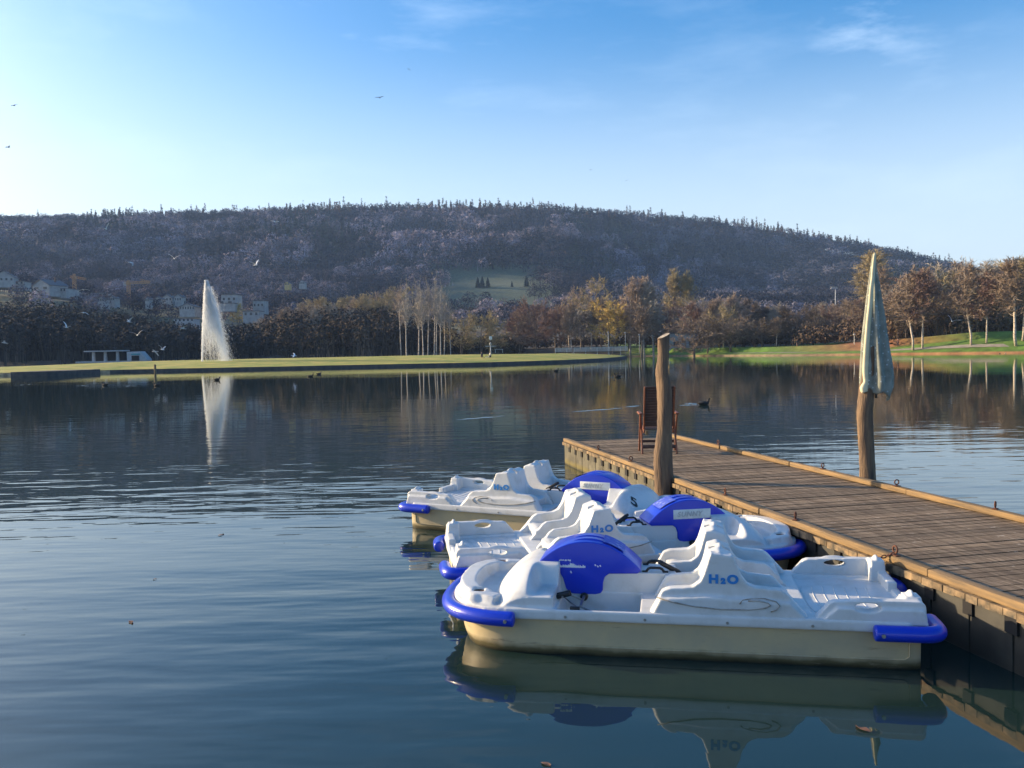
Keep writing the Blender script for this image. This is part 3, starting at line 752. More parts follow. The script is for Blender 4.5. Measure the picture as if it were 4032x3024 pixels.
def slats(b):
    for i in range(15):
        t = .17+.81*i/14; p = Vector((0, .18, .36)).lerp(Vector((0, -.16, 1.205)), t)
        b.box((0, p.y-.004, p.z), (2*(hw-.058), .014, .048), (.38, 0, 0))
part(slats, 'backrest', M_chairdk, .003)
def sslats(b):
    for i in range(9): b.box((0, .14+.052*i, .43+.003*i), (2*(hw-.05), .043, .016))
part(sslats, 'seat', M_chairdk, .003)
part(lambda b: b.box((0, .065, .12), (2*hw-.02, .02, .065)), 'cross_bar', M_chairdk)
part(lambda b: b.box((0, .435, .18), (2*hw, .02, .05)), 'cross_bar', M_chairdk)
part(lambda b: b.box((-hw+.09, .05, .375), (.05, .03, .075)), 'hinge_block', M_rail)

# ------------------------------------------------------------------ terrain
RG = np.random.RandomState(11)
def vnoise(x, y, seed=0):
    """smooth value noise, numpy"""
    xi = np.floor(x).astype(np.int64); yi = np.floor(y).astype(np.int64); xf = x-xi; yf = y-yi
    def h(a, b):
        n = (a*374761393 + b*668265263 + seed*974711) & 0xffffffff; n = ((n ^ (n >> 13))*1274126177) & 0xffffffff; return ((n ^ (n >> 16)) & 0xffff)/65535.0
    u = xf*xf*(3-2*xf); v = yf*yf*(3-2*yf)
    return (h(xi, yi)*(1-u)+h(xi+1, yi)*u)*(1-v)+(h(xi, yi+1)*(1-u)+h(xi+1, yi+1)*u)*v
SHX = [-2500, -600, -260, -120, -60, 0, 30, 39.2, 47.5, 60.7, 75.7, 92.6, 120, 160, 220, 320, 800, 2500]
SHY = [200, 225, 228, 226, 228, 232, 236, 236, 214, 186, 171, 154.5, 136, 112, 70, 0, -300, -800]
def shore(x): return np.interp(x, SHX, SHY)
RPX = [-700, -200, 0, 93, 171, 259, 324, 417, 500, 555, 648, 718, 787, 856, 903, 940, 1024, 1200, 1700]
RPY = [250, 225, 214, 214, 210.6, 207.5, 203.7, 202, 202, 204, 210.6, 216.6, 227, 238.5, 250, 259, 280, 300, 310]
YT = [0, 240, 350, 500, 650, 800, 1000, 1300]          # distance
PT = [-700, 0, 120, 250, 400, 520, 650, 900, 1100, 1700]      # direction, photograph column
ZT = [[1, 2, 10, 46, 60, 85, 140], [1, 2, 9, 43, 58, 85, 140], [1, 2, 8, 33, 50, 80, 140], [1, 2, 7, 25, 40, 75, 135], [1, 2, 6, 20, 36, 64, 125],
      [1, 2, 6, 18, 34, 62, 120], [1, 2, 6, 18, 34, 62, 115], [1, 2, 6, 14, 26, 44, 80], [1, 2, 5, 12, 20, 32, 50], [1, 2, 4, 8, 12, 18, 28]]
ZT = np.array(ZT, float)
def terrain(x, y):
    x = np.asarray(x, float); y = np.asarray(y, float)
    s = y-shore(x)
    px = np.clip(512+850*x/np.maximum(y, 60), -700, 1700)
    ridge = (350.53-.02058*(px-512)-np.interp(px, RPX, RPY))/850*1300+2.35-18
    cols = np.stack([np.interp(px, PT, ZT[:, j]) for j in range(7)]+[ridge], -1)
    yy = np.clip(y, 0, 1300); k = np.clip(np.searchsorted(YT, yy, side='right')-1, 0, 6)
    y0 = np.array(YT)[k]; y1 = np.array(YT)[k+1]; f = (yy-y0)/(y1-y0); f = f*f*(3-2*f)*.5+f*.5
    sh = cols.shape[:-1]; ii = np.indices(sh) if sh else ()
    za = np.take_along_axis(cols, k[..., None], -1)[..., 0]; zb = np.take_along_axis(cols, (k+1)[..., None], -1)[..., 0]
    z = za*(1-f)+zb*f
    far = np.clip((y-420)/300, 0, 1)
    z = z+far*(vnoise(x/120+7, y/160, 1)-.5)*np.clip(z, 0, 200)*.16*np.clip((1300-y)/300, .0, 1)
    z = z-26*np.clip((px-560)/110, 0, 1)*np.clip((y-650)/250, 0, 1)*np.clip((1290-y)/230, 0, 1)*np.clip((880-px)/120, 0, 1)
    z = z-np.clip(y-1300, 0, 3000)*.012
    # right-hand bank: a grassy mound behind the path
    mound = np.clip((x-74)/14, 0, 1)*np.clip((s-2)/11, 0, 1)*np.exp(-np.clip(s-16, 0, 99)/60)
    mound = mound*mound*(3-2*mound)*1.0 if False else mound
    z = z+mound*2.4
    low = np.where(s < 0, s*.4, np.where(s < 1.5, s*.28, .42+(s-1.5)*.05))
    z = np.where(s < 14, np.minimum(low+np.clip(s-1.5, 0, 20)*.22*np.clip((x-74)/14, 0, 1), np.maximum(z, .1)), z)
    return np.maximum(z, -1.6)
SOFF = np.array([-1000, -700, -400, -120, -40, -12, -4, -1.5, 0, .6, 1.5, 3, 5, 8, 11, 14, 18, 24, 32, 42, 55, 70, 90, 110, 135, 160]+list(range(185, 1110, 18))+[1120, 1180, 1300, 1600, 2200.])
XS = np.array(sorted(set([-2600, -1800, -1400]+list(range(-1200, 1300, 20))+[1400, 1700, 2200, 2600]+[int(round(v)) for v in SHX if abs(v) < 900])), float)
GX, GS = np.meshgrid(XS, SOFF, indexing='ij'); GY = shore(GX)+GS; GZ = terrain(GX, GY)
# colour of the ground cover: sandy rim, grass, leaf litter, meadow
C = np.zeros(GX.shape+(3,)); PXg = 512+850*GX/np.maximum(GY, 60)
grass = np.array([.10, .19, .022]); sand = np.array([.42, .20, .09]); litter = np.array([.13, .075, .045]); forest = np.array([.055, .048, .045]); meadow = np.array([.085, .12, .075]); dark = np.array([.05, .04, .03])
C[:] = litter*.7+grass*.3
rb = (GX > 30); g = rb & (GS > 2.2) & (GS < 60); C[g] = grass
C[rb & (GS <= 1.2)] = sand*.9; C[rb & (GS > 1.2) & (GS <= 2.2)] = grass*.9
C[rb & (GS <= 1.2) & (GX < 66)] = np.array([.22, .16, .10])
le = rb & (GS > 5) & (PXg > 842) & (PXg < 900); C[le] = [.26, .11, .05]
C[(GX <= 30) & (GS < 60)] = dark
C[GS > 60] = forest
g2 = (GY > 420) & (GY < 640) & (PXg < 480); C[g2] = [.10, .10, .055]
md = (GY > 680) & (GY < 900) & (PXg > 428) & (PXg < 560); C[md] = meadow*.8
V = np.stack([GX, GY, GZ], -1).reshape(-1, 3); nx, ns = GX.shape
idx = np.arange(nx*ns).reshape(nx, ns)
Fq = np.stack([idx[:-1, :-1], idx[1:, :-1], idx[1:, 1:], idx[:-1, 1:]], -1).reshape(-1, 4)
me = fast_mesh('ground', V, Fq, 4, C.reshape(-1, 3))
M_ground = mat('ground_cover', (.55, .5, .45), .95, (1.3, 1.35, 1.2), .5, attr=True, contrast=(.3, .7), bump=.05, bscale=2.0)
o = link('ground', me, M_ground, None, True); tag(o, kind='structure')
# path along the far shore
def strip(name, px0, px1, s0, s1, col, lift=.03, n=60, mt=None):
    V = []; 
    for px in np.linspace(px0, px1, n):
        kx = (px-512)/850
        ys = np.linspace(120, 260, 1400); j = np.argmin(abs((ys-shore(kx*ys))-s0)); y = ys[j]; x = kx*y
        for s in (s0, s1): yy = y+(s-s0); V.append((x, yy, float(terrain(x, yy))+lift))
    Fs = [(2*i, 2*i+2, 2*i+3, 2*i+1) for i in range(n-1)]
    b = MB(); b.add(V, Fs); o = b.build(name, mt or mat(name, col, .95, tuple(c*.7 for c in col), 1.0), smooth=True); tag(o, kind='structure'); return o
strip('path', 735, 1010, 4.2, 6.2, (.30, .27, .22))

# ------------------------------------------------------------------ island with its walls
EDGE = [(-140, 131), (-110, 133), (-95, 134), (-84, 135), (-76, 136), (-65.9, 144.2), (-58, 143.6), (-30, 142.8), (-3.6, 142.7), (8.7, 150.5), (17.8, 167), (24, 188), (27.8, 207)]
def ridge_pt(i, n): pass
M_isle = mat('island_grass', (.17, .23, .025), .95, (.42, .33, .07), .55, contrast=(.38, .66), bump=.12, bscale=3.0, stretch=(.5, 1, 1))
E2 = []
for i in range(len(EDGE)-1):
    for j in range(6):
        t = j/6; E2.append((EDGE[i][0]*(1-t)+EDGE[i+1][0]*t, EDGE[i][1]*(1-t)+EDGE[i+1][1]*t))
E2.append(EDGE[-1]); V = []; Fs = []; NR = 9
for i, (x, y) in enumerate(E2):
    t = i/(len(E2)-1); depth = 46*min(1, (1-t)*5)*min(1, .25+t*3.0); hz = 1.7 if x < -10 else 1.7-(x+10)*.012
    hz *= min(1, .58+max(0, (x+104))/70)
    for k in range(NR):
        q = k/(NR-1); zz = .45+(hz-.45)*math.sin(min(1, q*1.55)*math.pi/2)*min(1, .12+(1-t)*4)
        if k == NR-1: zz = -.5
        V.append((x*(1-.0*q), y+depth*q+.01, zz+.05*vnoise(np.array(x/3), np.array(y/3+q*9), 4)))
for i in range(len(E2)-1):
    for k in range(NR-1): Fs.append((i*NR+k, i*NR+NR+k, i*NR+NR+k+1, i*NR+k+1))
b = MB(); b.add(V, Fs); o = b.build('island', M_isle, smooth=True); tag(o, kind='structure')
M_quay = mat('dark_quay_stone', (.045, .042, .045), .9, (.09, .08, .07), 1.2, bump=.03, bscale=2)
M_bank = mat('brown_stone_bank', (.62, .42, .24), .95, (.28, .18, .11), .8, bump=.06, bscale=1.4, contrast=(.4, .6))
def wall_along(pts, top, th, name, mt, label, cat='wall'):
    b = MB(); V = []; n = len(pts)
    for i, (x, y) in enumerate(pts):
        a = Vector(pts[max(0, i-1)]); c = Vector(pts[min(n-1, i+1)]); d = (c-a).normalized(); nn = Vector((d.y, -d.x))
        V += [(x+nn.x*th, y+nn.y*th, -.6), (x+nn.x*th*.8, y+nn.y*th*.8, top), (x-nn.x*.1, y-nn.y*.1, top), (x-nn.x*.1, y-nn.y*.1, -.6)]
    Fs = [(0, 1, 2, 3), (4*n-1, 4*n-2, 4*n-3, 4*n-4)]
    for i in range(n-1):
        for q in range(4): Fs.append((4*i+q, 4*i+4+q, 4*i+4+(q+1) % 4, 4*i+(q+1) % 4))
    b.add(V, Fs); o = b.build(name, mt, None); tag(o, label, cat); return o
wall_along(E2[29:], .47, .35, 'quay_wall', M_quay, 'long dark stone quay wall holding up the grassy island')
wall_along(E2[17:30], .44, .5, 'bank_wall', M_bank, 'brown rubble stone bank at the left part of the island')
wall_along(E2[:17], .42, .5, 'bank_wall', M_bank, 'brown rubble stone bank at the far left edge of the photo')
b = MB(); p0 = at(14.5, 376.6, 0); p1 = Vector(((51-512)/850*p0.y, p0.y, 0))
b.prism([(p0.x, p0.y-1), (p1.x, p1.y-1), (p1.x+1.6, p1.y+1.5), (p1.x+1.6, p1.y+12), (p0.x, p0.y+12)], 'z', -.6, .70)
o = b.build('quay_block', M_quay, bevel=.04); tag(o, 'dark rectangular quay block jutting from the left end of the island', 'quay')
o = MB().tube([at(155.3, 375, 0)-Vector((0, 0, .8)), at(155.3, 375, 0)+Vector((0, 0, 1.45))], .16, 8).build('stake', M_rail, smooth=True); tag(o, 'pale wooden stake standing in the water at the island wall', 'stake')

# ------------------------------------------------------------------ trees
def nrm(v): return v/np.maximum(np.linalg.norm(v, axis=-1, keepdims=True), 1e-9)
def slivers(p, d, L, w_, rs):
    """flat tapering twigs: quads from p along d"""
    side = nrm(np.cross(d, rs.randn(*d.shape)))
    q = p+d*L[:, None]; a = side*w_[:, None]*.5
    V = np.stack([p-a, p+a, q+a*.35, q-a*.35], 1).reshape(-1, 3); n = len(p)
    Fc = np.arange(4*n).reshape(n, 4); return V, Fc
def make_tree_mesh(seed, H, kind):
    """returns trunk mesh (trunk and limbs) and crown mesh (branches and twigs)"""
    rs = np.random.RandomState(seed); rnd_ = random.Random(seed)
    P = dict(round=(.28, .36, 1.0), broad=(.20, .46, .9), birch=(.42, .14, 1.0), stand=(.52, .10, 1.0), poplar=(.12, .15, 1.0), cone=(.08, .26, 1.0), alder=(.38, .24, 1.0), bush=(.05, .55, .9))[kind]
    cb, rad, _ = P; R_ = H*rad; tr = MB(); seg = []
    lean = np.array([rs.uniform(-.05, .05), rs.uniform(-.05, .05)])
    topz = H*(.96 if kind in ('birch', 'stand', 'poplar', 'cone', 'alder') else .72)
    zs = np.linspace(0, topz, 9); wob = np.cumsum(rs.randn(9, 2)*.012*H/3, 0)
    tp = np.stack([lean[0]*zs+wob[:, 0], lean[1]*zs+wob[:, 1], zs], -1)
    r0_ = H*(.011 if kind in ('birch', 'stand', 'alder') else .015); rr = r0_*(1-np.linspace(0, .93, 9)**1.1)
    stems = [tp]
    tr.tube([tuple(q) for q in tp], list(rr), 7)
    if kind in ('round', 'broad', 'bush'):
        for _i in range(rs.randint(1, 3)):
            a = rs.uniform(0, 6.28); dz = np.linspace(0, 1, 7); hh = H*rs.uniform(.6, .85); sp = R_*rs.uniform(.25, .5)
            st = np.stack([np.cos(a)*sp*dz**1.4, np.sin(a)*sp*dz**1.4, hh*dz], -1); stems.append(st); tr.tube([tuple(q) for q in st], list(r0_*.7*(1-dz*.9)), 6)
    nl = dict(round=34, broad=36, birch=36, stand=20, poplar=70, cone=70, alder=46, bush=30)[kind]
    limbs = []
    def env(t):   # crown radius at relative crown height t
        if kind == 'poplar': return R_*math.sin(math.pi*min(1, (t*.92+.08)))**.7
        if kind == 'cone': return R_*(min(1, t*5+.25))*(1-t)**.62
        if kind in ('birch', 'stand'): return R_*math.sin(math.pi*min(.97, t*.82+.16))**.8
        if kind == 'alder': return R_*(1-t)**.5*min(1, t*4+.4)
        return R_*math.sqrt(max(0, 1-(2*min(1, t*.90+.09)-1)**2))
    for i in range(nl):
        st = stems[rs.randint(len(stems))]; t = rs.uniform(0, 1)**.9
        z = H*(cb+(1-cb)*t*.93); base = min(z*(.80 if kind not in ('cone',) else .96), st[-1, 2]*.98)
        bp = np.array([np.interp(base, st[:, 2], st[:, 0]), np.interp(base, st[:, 2], st[:, 1]), base])
        a = rs.uniform(0, 2*math.pi); e = env(t)*rs.uniform(.55, 1.05)
        ep = np.array([lean[0]*z+e*math.cos(a), lean[1]*z+e*math.sin(a), z+(H*.03 if kind != 'alder' else -H*.01)])
        k = np.linspace(0, 1, 5)[:, None]; mid = bp*(1-k)+ep*k; mid[:, 2] += (np.sin(k[:, 0]*math.pi))*H*(.025 if kind in ('alder', 'cone') else -.02)
        mid[1:-1] += rs.randn(3, 3)*H*.008
        rl = r0_*.33*(1-t*.45)
        tr.tube([tuple(q) for q in mid], [rl, rl*.8, rl*.55, rl*.35, rl*.15], 4, caps=False); limbs.append(mid)
    # branches from limbs, then twigs from branches
    bp = []; bd = []
    for mid in limbs:
        n = 7 if kind == 'stand' else 12; t = rs.uniform(.25, 1, n)*4; i = np.minimum(t.astype(int), 3); f = (t-i)[:, None]
        p = mid[i]*(1-f)+mid[i+1]*f; d = nrm(mid[i+1]-mid[i]); d = nrm(d+rs.randn(n, 3)*.75+np.array([0, 0, .35 if kind != 'alder' else .1])); bp.append(p); bd.append(d)
    bp = np.concatenate(bp); bd = np.concatenate(bd); bl = rs.uniform(.04, .11, len(bp))*H*(.7 if kind in ('birch', 'poplar') else 1)
    V1, F1 = slivers(bp, bd, bl, np.full(len(bp), .085), rs)
    K = 3 if kind == 'stand' else 9; tpn = np.repeat(bp, K, 0)+np.repeat(bd*bl[:, None], K, 0)*rs.uniform(.25, 1.05, (len(bp)*K, 1)); td = nrm(np.repeat(bd, K, 0)+rs.randn(len(tpn), 3)*.8+np.array([0, 0, .25]))
    V2, F2 = slivers(tpn, td, rs.uniform(.02, .055, len(tpn))*H, np.full(len(tpn), .085 if H > 12 else .04), rs)
    V = np.concatenate([V1, V2]); Fc = np.concatenate([F1, F2+len(V1)])
    shade = rs.uniform(.75, 1.25, len(V)//4); col = np.repeat(shade, 4)[:, None]*np.ones(3)
    cm = fast_mesh('crown', V, Fc, 4, col); tm = tr.mesh('trunk'); tm.polygons.foreach_set('use_smooth', [True]*len(tm.polygons))
    return tm, cm, V, Fc
M_bark = mat('grey_brown_bark', (.16, .125, .10), .9, (.09, .07, .055), 2.0)
M_birch = mat('pale_bark', (.48, .42, .35), .85, (.20, .165, .135), 1.6, stretch=(1, 1, 2.2), contrast=(.5, .62))
TW = {n: mat('twigs_'+n, c, .9, attr=True, island=0, col2=c, scale=1) for n, c in dict(brown=(.25, .19, .14), red=(.20, .125, .10), grey=(.31, .28, .24), olive=(.33, .265, .14), ochre=(.54, .38, .11), dark=(.12, .095, .075), pink=(.35, .27, .21)).items()}
PROTO = {}
for nm, seed, H, kind in (('round', 1, 15, 'round'), ('round2', 2, 15, 'round'), ('broad', 3, 14, 'broad'), ('broad2', 14, 14, 'broad'), ('birch', 4, 18, 'birch'), ('birch2', 5, 18, 'birch'), ('stand', 15, 19, 'stand'), ('stand2', 16, 19, 'stand'), ('poplar', 6, 22, 'poplar'), ('cone', 7, 24, 'cone'), ('alder', 8, 16, 'alder'), ('alder2', 9, 16, 'alder'), ('bush', 10, 4, 'bush')):
    PROTO[nm] = make_tree_mesh(seed, H, kind)[:2]+(H,)
def tree(proto, px, ytop, dist, tw, bark, label, group, rz=None, wide=1.0, name='bare_tree', sink=0.0):
    x = (px-512)/850*dist; z0 = float(terrain(x, dist))-sink; top = HC+(HOR(px)-ytop)*dist/850; Hh = top-z0
    tm, cm, H = PROTO[proto]; k = Hh/H
    t = thing(name, (x, dist, z0), rnd.uniform(0, 6.28) if rz is None else rz, label, 'tree', group)
    t.scale = (k*wide, k*wide, k)
    a = bpy.data.objects.new('trunk', tm); COL.objects.link(a); a.parent = t
    c = bpy.data.objects.new('crown', cm); COL.objects.link(c); c.parent = t
    if not tm.materials: tm.materials.append(bark)
    if not cm.materials: cm.materials.append(TW[tw])
    a.material_slots[0].link = 'OBJECT'; a.material_slots[0].material = bark
    c.material_slots[0].link = 'OBJECT'; c.material_slots[0].material = TW[tw]
    return t
rnd = random.Random(21)
G1 = 'bare trees along the far shore'
# individually recognisable trees
NAMED = [
 ('broad', 536, 296, 238, 'red', M_bark, 'broad dark reddish-brown tree at the left end of the shore trees, behind the white footbridge', 1.05),
 ('round', 521, 312, 236, 'brown', M_bark, 'small brown bare tree leftmost of the shore clump beside the footbridge', 1.1),
 ('round2', 556, 304, 241, 'red', M_bark, 'dark reddish bare tree directly behind the left end of the white railing', 1.1),
 ('alder', 573, 301, 236, 'brown', M_birch, 'slim brown tree with a pale straight trunk behind the middle of the white railing', 1.0),
 ('broad2', 597, 279, 262, 'olive', M_bark, 'tall wide olive-brown tree rising behind the golden willow', 1.0),
 ('broad', 584, 287, 268, 'pink', M_bark, 'tall pinkish-brown tree left of the tall olive-brown tree', .9),
 ('round2', 612, 297.5, 232, 'ochre', M_bark, 'golden-yellow willow in front of darker trees by the right end of the footbridge', 1.15),
 ('birch', 631, 280, 234, 'pink', M_birch, 'tall birch with two pale leaning stems right of the golden willow', 1.25),
 ('birch2', 643, 277, 236, 'pink', M_birch, 'tall pale-topped birch left of the log post', 1.3),
 ('birch', 654, 284, 232, 'grey', M_birch, 'pale slender birch directly left of the log post top', 1.25),
 ('alder2', 645, 306, 228, 'brown', M_birch, 'brown low tree with thin pale stems at the water left of the log post', 1.5),
 ('poplar', 674, 269.5, 300, 'olive', M_bark, 'left one of the two pointed pale poplars above the log post', 1.1),
 ('poplar', 685.5, 272, 300, 'olive', M_bark, 'right one of the two pointed pale poplars above the log post', 1.1),
 ('broad', 724, 303, 216, 'olive', M_birch, 'yellow-olive spreading tree with several thin pale trunks at the waterline', 1.0),
 ('broad2', 745, 300, 232, 'brown', M_bark, 'dark brown spreading tree right of the yellow-olive tree', 1.0),
 ('birch', 777, 318, 206, 'brown', M_birch, 'single birch with bright trunk on the bank left of the yellow house', 1.5),
 ('cone', 873, 252.5, 262, 'olive', M_bark, 'huge cone-shaped tree directly behind the closed parasol', 1.55),
 ('cone', 883, 268, 258, 'brown', M_bark, 'second broad conical tree right behind the closed parasol', 1.2),
 ('alder', 914, 268, 170, 'brown', M_birch, 'tall tree with a leaning white trunk, first right of the parasol', 1.25),
 ('alder2', 923, 270, 170, 'red', M_birch, 'tall tree with a straight white trunk, second right of the parasol', 1.2),
 ('alder', 972, 262, 164, 'brown', M_birch, 'tall brown tree with a thick pale trunk on the grassy mound', 1.25),
 ('alder2', 987, 272, 163, 'red', M_birch, 'reddish-brown tree with a pale trunk left of the walking couple', 1.2),
 ('birch2', 1017, 258, 158, 'brown', M_birch, 'tall birch with a long pale stem at the right edge, right of the couple', 1.6),
 ('birch', 1024, 256, 160, 'olive', M_birch, 'olive-tinged birch cut by the right edge of the photo', 1.5),
]
for pr, px, yt, d, tw, bk, lab, wd in NAMED: tree(pr, px, yt, d, tw, bk, lab, None, wide=wd, rz=1.0 if pr.startswith('ald') else None)
# the anonymous rows behind them
kinds = ['round', 'round2', 'broad', 'alder', 'broad2', 'alder2', 'birch2']
def row(px0, px1, step, yfun, d0, d1, tws, lab, grp=G1, kk=kinds, wide=(1.15, 1.5), bark=None):
    px = px0
    while px < px1:
        q = px+rnd.uniform(-step*.3, step*.3); pr = rnd.choice(kk)
        tree(pr, q, yfun(q)+rnd.uniform(-3.5, 3.5), rnd.uniform(d0, d1), rnd.choice(tws), bark or (M_birch if pr.startswith('birch') else M_bark), lab, grp, wide=rnd.uniform(*wide)); px += step
row(690, 850, 6.5, lambda p: np.interp(p, [690, 740, 760, 800, 850], [300, 297, 303, 307, 302]), 226, 262, ['brown', 'brown', 'grey', 'red', 'pink', 'dark'], 'leafless brown tree in the row behind the park lawn between log post and parasol', wide=(1.2, 1.7))
row(694, 862, 12, lambda p: np.interp(p, [690, 740, 850], [318, 316, 322]), 204, 222, ['dark', 'brown', 'dark'], 'low dark bare tree at the front of the park lawn between log post and parasol', 'low trees on the park lawn', ['round', 'round2', 'broad'], (1.2, 1.7))
row(850, 905, 11, lambda p: 300, 215, 235, ['brown', 'red', 'olive'], 'leafless brown tree filling in under the big conical tree')
row(888, 1034, 6.0, lambda p: np.interp(p, [888, 905, 920, 950, 975, 1000, 1030], [300, 280, 270, 268, 264, 264, 259]), 186, 232, ['brown', 'brown', 'red', 'olive', 'grey'], 'leafless brown tree in the tall wood on the right behind the grassy mound', 'trees of the wood on the right')
row(895, 1030, 14, lambda p: 300, 178, 190, ['brown', 'dark', 'olive'], 'low bare tree at the foot of the wood behind the grassy mound', 'trees of the wood on the right', ['round', 'broad2', 'round2'])
row(516, 700, 11, lambda p: np.interp(p, [516, 560, 600, 660, 700], [312, 306, 300, 300, 306]), 246, 275, ['brown', 'red', 'grey', 'dark'], 'leafless brown tree in the dense clump behind the footbridge and golden willow')
# birches left of the meadow
for i, px in enumerate((401, 408, 419, 424.5, 429, 433.6, 436.5, 441.4, 445, 452)):
    tree('stand' if i % 2 else 'stand2', px+rnd.uniform(-1, 1), np.interp(px, [400, 420, 440, 452], [284, 279, 280, 292])+rnd.uniform(-3, 3), 226+rnd.uniform(-5, 8), rnd.choice(['grey', 'grey', 'pink']), M_birch,
         'tall slender birch with bare white stem in the birch stand left of the meadow', 'birch stand left of the meadow', wide=.8)
for px, yt, lab in ((462, 312, 'ochre-green willow right beside the birch stand'), (482, 309, 'ochre-green willow with an upright top between birch stand and signal mast'), (499, 318, 'low olive willow behind the signal mast')):
    tree('broad', px, yt, 236, 'olive', M_bark, lab, None, wide=1.15)
tree('round', 241, 303.5, 420, 'ochre', M_bark, 'small round golden-yellow tree among the village houses right of the fountain', None, wide=1.3)
row(300, 410, 8, lambda p: np.interp(p, [300, 330, 400], [306, 296, 291]), 330, 400, ['olive', 'grey', 'pink'], 'olive-grey bare tree on the slope above the dark wood, left of the birch stand', 'trees on the slope left of the birches')
row(262, 420, 9, lambda p: np.interp(p, [262, 300, 330, 420], [318, 306, 306, 312]), 262, 300, ['dark', 'grey', 'brown'], 'dark bare tree in the near edge of the wood right of the fountain', 'trees right of the fountain')

# ------------------------------------------------------------------ far woods, one mass each
def lowtree(rs, n):
    """directions and offsets for a coarse crown: n leafless brush tufts in an upper ellipsoid"""
    u = rs.uniform(-.75, 1, n); a = rs.uniform(0, 2*math.pi, n); r = np.sqrt(1-np.clip(u, -1, 1)**2)
    return np.stack([r*np.cos(a), r*np.sin(a), u], -1)*rs.uniform(.72, 1.04, (n, 1))
def wood(name, X, Y, Z, Hh, Rr, colr, n, wsc, seed, label, mt, conif=None, stems=0):
    rs = np.random.RandomState(seed); m_ = len(X); Vs = []; Cs = []
    off = np.stack([lowtree(rs, n) for _ in range(m_)])                    # m,n,3
    cx = np.stack([X, Y, Z+Hh*.53], -1)[:, None, :]
    sc = np.stack([Rr, Rr, Hh*.47], -1)[:, None, :]
    if conif is not None:
        t = rs.uniform(0, 1, (m_, n)); a = rs.uniform(0, 2*math.pi, (m_, n)); rad_ = (1-t)*.95
        o2 = np.stack([rad_*np.cos(a), rad_*np.sin(a), t*2.3-1.0], -1); off = np.where(conif[:, None, None], o2, off)
        sc = np.where(conif[:, None, None], np.stack([Rr*.45, Rr*.45, Hh*.46], -1)[:, None, :], sc)
    c = (cx+off*sc).reshape(-1, 3)
    nn_ = nrm(off*np.array([1, 1, 1.1])+rs.randn(m_, n, 3)*.38).reshape(-1, 3)
    d = nrm(np.cross(nn_, rs.randn(len(nn_), 3))); d[d[:, 2] < 0] *= -1; side = nrm(np.cross(d, nn_)); L = rs.uniform(.7, 1.5, len(c))*wsc; w2 = rs.uniform(.22, .5, len(c))*wsc
    p0 = c-d*L[:, None]*.6; p1 = c+d*L[:, None]*.6
    V = np.stack([p0-side*w2[:, None]*.3, p1-side*w2[:, None]*.9, p1+side*w2[:, None]*.9], 1).reshape(-1, 3)
    Fc = np.arange(len(V)).reshape(-1, 3)
    col = np.repeat(np.repeat(colr, n, 0)*rs.uniform(.88, 1.12, (m_*n, 1)), 3, 0)
    if stems:
        k = rs.randint(0, m_, stems*m_); g = np.stack([X[k]+rs.randn(len(k))*Rr[k]*.5, Y[k]+rs.randn(len(k))*Rr[k]*.5, Z[k]-.5], -1); hs_ = Hh[k]*rs.uniform(.35, .95, len(k)); tw_ = rs.uniform(.10, .32, len(k))*wsc
        tp_ = g+np.stack([rs.randn(len(k))*.8, rs.randn(len(k))*.4, hs_], -1); ex = np.stack([tw_, tw_*0, tw_*0], -1)
        V = np.concatenate([V, np.stack([g-ex, g+ex, tp_], 1).reshape(-1, 3)]); Fc = np.arange(len(V)).reshape(-1, 3); col = np.concatenate([col, np.repeat(colr[k]*rs.uniform(.6, 1.7, (len(k), 1)), 3, 0)])
    me = fast_mesh(name, V, Fc, 3, col); o = link(name, me, mt); tag(o, label, None, None, 'stuff'); return o
M_wood = mat('far_wood', (1, 1, 1), 1.0, (1, 1, 1), 1, attr=True, spec=.1)
rs = np.random.RandomState(33)
def scatter(y0, y1, sp):
    gx, gy = np.meshgrid(np.arange(-1000, 1000, sp), np.arange(y0, y1, sp)); X = gx.ravel()+rs.uniform(-.42, .42, gx.size)*sp; Y = gy.ravel()+rs.uniform(-.42, .42, gx.size)*sp
    k = abs(X/Y) < .70; return X[k], Y[k]
